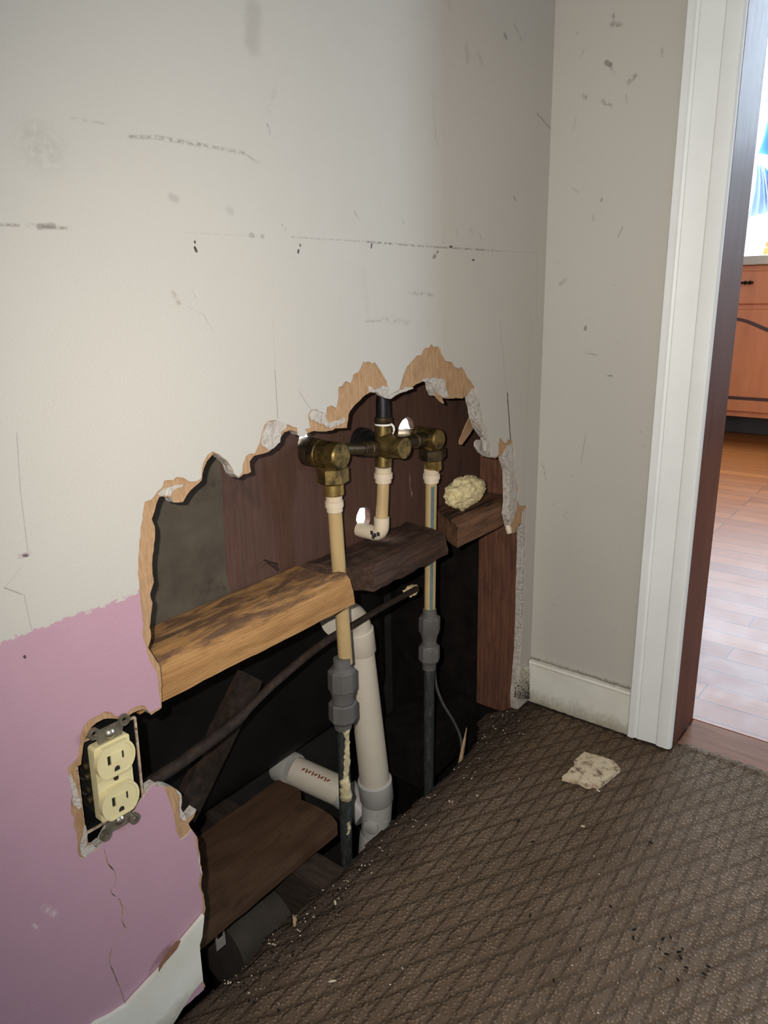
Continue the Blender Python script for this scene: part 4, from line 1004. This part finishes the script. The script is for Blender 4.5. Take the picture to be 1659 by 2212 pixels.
# ================================================================ KITCHEN
CX = 2.66
# far wall with two window openings
wf = [(-3.6, 0.0), (1.6, 0.0), (1.6, 2.3), (-3.6, 2.3)]
w1 = (-.48, .72, .98, 2.05); w2 = (-3.2, -2.2, .75, 2.0)
o = obj('wall_kitchen', slab([wf, rect(w1[0], w1[1], w1[2], w1[3]), rect(w2[0], w2[1], w2[2], w2[3])], FX, 3.27, 3.36), MAT['white']); struct(o)
for i, (a, b, c, d_) in enumerate((w1, w2)):
    o = obj('window_%d' % (i + 1), slab([rect(a, b, c, d_), rect(a + .045, b - .045, c + .045, d_ - .045)], FX, 3.262, 3.34), MAT['white']); struct(o)
    mid = (c + d_) / 2
    obj('window_bar', box_bm(3.285, 3.315, a + .046, b - .046, mid - .018, mid + .018), MAT['white'], o)
    obj('pane', box_bm(3.318, 3.322, a + .0455, b - .0455, c + .0455, d_ - .0455), MAT['sky'], o)
# base cabinet
CB = thing('kitchen_cabinet', 'honey-coloured kitchen base cabinet with a drawer above an arched door, through the doorway', 'cabinet', (CX + .3, .36, 0))
def putc(name, bm, mat, parent=None):
    o = obj(name, bm, mat)
    return sub(o, parent) if parent else adopt(o, CB)
putc('carcass', box_bm(CX, 3.25, -.60, 1.30, .085, .752, .002), MAT['cab'])
putc('toe_kick', box_bm(CX + .06, 3.24, -.60, 1.30, .0, .085), MAT['toe'])
dr = putc('drawer_front', box_bm(CX - .018, CX - .0005, .10, .67, .588, .728, .006, 3), MAT['cab'])
hz = .680; hy = .375
bm = tube(spline([(CX - .018, hy + .055, hz), (CX - .036, hy + .045, hz), (CX - .040, hy + .02, hz), (CX - .041, hy, hz), (CX - .040, hy - .02, hz), (CX - .036, hy - .045, hz), (CX - .018, hy - .055, hz)], 5), .0055, 10)
for yy in (-.05, -.03, .03, .05): lathe((CX - .040, hy + yy - .006, hz), (CX - .040, hy + yy + .006, hz), [(0, .004), (.5, .010), (1, .004)], 12, bm)
hd = obj('handle', bm, MAT['black_iron']); sub(hd, dr)
# door with an arched raised panel and a dark groove round it
dfm = putc('door_frame', box_bm(CX - .018, CX - .0005, .10, .67, .110, .565, .006, 3), MAT['cab'])
def arch(inset):
    P_ = [(.155 + inset, .165 + inset), (.615 - inset, .165 + inset)]
    for k_ in range(25):
        t = k_ / 24; y_ = .615 - inset - t * (.46 - 2 * inset)
        s_ = (y_ - .385) / (.23 - inset)
        P_.append((y_, .470 - inset + .062 * (.5 + .5 * math.cos(math.pi * max(-1, min(1, s_))))))
    return P_
putc('panel_groove', slab([arch(0), arch(.014)], FX, CX - .0187, CX - .0175), MAT['cabd'], dfm)
putc('door_panel', slab([arch(.016)], FX, CX - .0215, CX - .0175), MAT['cab'], dfm)
putc('rail', box_bm(CX - .003, CX - .0002, .09, .68, .566, .587), MAT['cab'])
o = obj('countertop', box_bm(CX - .028, 3.255, -.62, 1.32, .7535, .794, .006, 3), MAT['counter']); tag(o, 'beige kitchen countertop on the honey-coloured cabinet', 'countertop')
o = obj('trim_6', box_bm(3.235, 3.262, -.62, 1.32, .7955, .90), MAT['counter']); struct(o)
# hanging blue-grey cloth with white loop and clip by the window
HC = thing('hanging_cloth', 'blue-grey cloth hanging from a white loop and clip before the bright kitchen window', 'cloth', (2.9, .40, .9))
XC = 2.95
def cp_(x, y): return PX(x, y, XC)
bm = bmesh.new(); rows = [((1634, 357), (1650, 357)), ((1630, 385), (1660, 390)), ((1624, 420), (1668, 430)), ((1614, 470), (1675, 455))]
R = []
for ri, (a, b) in enumerate(rows):
    A = cp_(*a); B = cp_(*b); R.append([bm.verts.new(A.lerp(B, k_ / 24) + Vector((math.sin(k_ * .9 + ri * .3) * .012 * (ri + 1) / 2, 0, 0))) for k_ in range(25)])
for a, b in zip(R, R[1:]):
    for k_ in range(24): bm.faces.new([a[k_], a[k_ + 1], b[k_ + 1], b[k_]])
bmesh.ops.solidify(bm, geom=bm.faces[:], thickness=.004)
o = obj('cloth_fold', bm, MAT['cloth']); smooth(o, 60); adopt(o, HC)
for nm_, pts_ in (('blue_fold', [(1648,358),(1656,366),(1670,392),(1664,430),(1652,444),(1650,420),(1649,395)]), ('upper_fold', [(1636,330),(1646,300),(1655,262),(1662,235),(1690,225),(1688,335),(1664,342),(1652,333)])):
    P_ = [cp_(*q) for q in pts_]
    bm = slab([[(p.y, p.z) for p in P_]], FX, XC + .020, XC + .026)
    o = obj(nm_, bm, MAT['cloth2']); adopt(o, HC)
lp = [cp_(*q) for q in ((1636, 292), (1639, 250), (1644, 228), (1650, 222), (1654, 235), (1651, 262), (1642, 292), (1638, 315), (1634, 328))]
o = obj('loop', tube(spline(lp, 6), .0075, 10), MAT['clipw']); smooth(o); adopt(o, HC)
a, b = cp_(1628, 337), cp_(1655, 352)
o = obj('clip', box_bm(XC - .012, XC + .012, min(a.y, b.y), max(a.y, b.y), min(a.z, b.z), max(a.z, b.z), .004), MAT['clipw']); adopt(o, HC)
p = PX(1656, 543, 3.0)
bm = lathe((3.0, p.y, .7945), (3.0, p.y, .86), [(0, .013), (.6, .014), (.75, .006), (1, .006)], 24)
o = obj('bottle', bm, MAT['orange']); smooth(o); tag(o, 'small orange bottle on the kitchen counter at the right edge', 'bottle')

# ================================================================ LOOSE SCRAPS ON THE CARPET
sp_ = [(1214,1681),(1228,1668),(1241,1656),(1238,1647),(1247,1640),(1262,1627),(1290,1634),(1325,1646),(1340,1662),(1318,1681),(1291,1701),(1284,1696),(1270,1699),(1252,1690),(1232,1685)]
o = obj('wallboard_scrap', slab([roughen(trZ(sp_, .006), .004, .0016, 2.)], FZ, .0015, .0085), MAT['scrap']); tag(o, 'cream and brown scrap of wallboard lying on the carpet before the right wall', 'scrap')
def bits(name, n_, mat, area_fn, size, label, seed):
    rnd = random.Random(seed); bm = bmesh.new()
    for _ in range(n_):
        px, py = area_fn(rnd); p = PZ(px, py, .001)
        s_ = size * rnd.uniform(.45, 1.5); L = s_ * rnd.uniform(1, 2.6); a = rnd.uniform(0, math.pi)
        b = bmesh.new(); bmesh.ops.create_icosphere(b, subdivisions=1, radius=1)
        M_ = Matrix.Translation((p.x, p.y, .0018)) @ Matrix.Rotation(a, 4, 'Z') @ Matrix.Diagonal((L, s_, s_ * .7, 1))
        b.transform(M_); me = bpy.data.meshes.new('t'); b.to_mesh(me); b.free(); bm.from_mesh(me); bpy.data.meshes.remove(me)
    o = obj(name, bm, mat); tag(o, label, 'debris', kind='stuff'); return o
def along(rnd):
    t = rnd.random(); k_ = 3 + t * (len(edge_px) - 5); i = int(k_); f = k_ - i
    x = edge_px[i][0] + (edge_px[i + 1][0] - edge_px[i][0]) * f; y = edge_px[i][1] + (edge_px[i + 1][1] - edge_px[i][1]) * f
    d_ = 8 + abs(rnd.gauss(0, 42)); return x + d_ * .75, y + d_ * .66
def wide(rnd): return rnd.uniform(700, 1560), rnd.uniform(1760, 2200)
bits('plaster_crumbs', 190, MAT['crumb'], along, .0006, 'pale plaster crumbs scattered along the carpet edge by the hole', 3)
bits('dirt_specks', 130, MAT['dropping'], along, .0009, 'dark dirt specks scattered along the carpet edge by the hole', 4)
bits('lint_crumbs', 40, MAT['crumb'], wide, .0005, 'a few pale crumbs strewn over the open carpet', 5)
dp = [(1370,2010),(1368,2028),(1432,2030),(1448,2026),(1425,2052),(1440,2063),(1466,2058),(1474,2052),(1470,2070),(1426,2095),(1482,2092),(1530,2090),(1521,2106),(1464,2118),(1145,1980),(1252,1964),(1319,1960),(1406,1822),(1253,2053),(1151,1820),(1119,1774),(1196,2120)]
bm0 = None
for i, (x, y) in enumerate(dp):
    p = PZ(x, y, .001); rnd = random.Random(i)
    if bm0 is None:
        b = bmesh.new(); bmesh.ops.create_icosphere(b, subdivisions=2, radius=1); b.transform(Matrix.Diagonal((.0026, .0010, .0010, 1)))
        o = obj('dropping', b, MAT['dropping']); bm0 = o.data
    else:
        o = bpy.data.objects.new('dropping', bm0); COL.objects.link(o)
    o.location = (p.x, p.y, .0024); o.rotation_euler = (0, 0, rnd.uniform(0, 3.1)); o.scale = (rnd.uniform(.8, 1.3),) * 3
    tag(o, 'tiny black dropping lying on the open brown carpet', 'dropping', 'black droppings on the carpet')
for (pts_, lab) in (([(1118,1705),(1,1)], None),):
    pass
for i, (x, y, L, lab) in enumerate(((724, 1952, .0042, 'pale grain at the carpet edge beside the rough joist'), (1292, 1710, .0030, 'pale crumb right beside the cream wallboard scrap'), (1259, 1787, .0030, 'pale sliver on the carpet below the cream wallboard scrap'), (718, 2122, .0045, 'white thin curl on the carpet near the bottom edge'))):
    p = PZ(x, y, .001); b = bmesh.new(); bmesh.ops.create_icosphere(b, subdivisions=2, radius=1); b.transform(Matrix.Diagonal((L, .0012, .0010, 1)))
    o = obj('crumb', b, MAT['crumb']); o.location = (p.x, p.y, .0026); o.rotation_euler = (0, 0, .9 + i * .5); tag(o, lab, 'crumb')
q = PZ(640, 1985, .002)
o = obj('paint_flake', slab([trZ([(632,1975),(641,1984),(638,1998),(634,1999),(633,1992)], .003)], FZ, .001, .0030), MAT['splinter']); tag(o, 'brownish paint flake on the carpet edge above the bottom of the hole', 'flake')
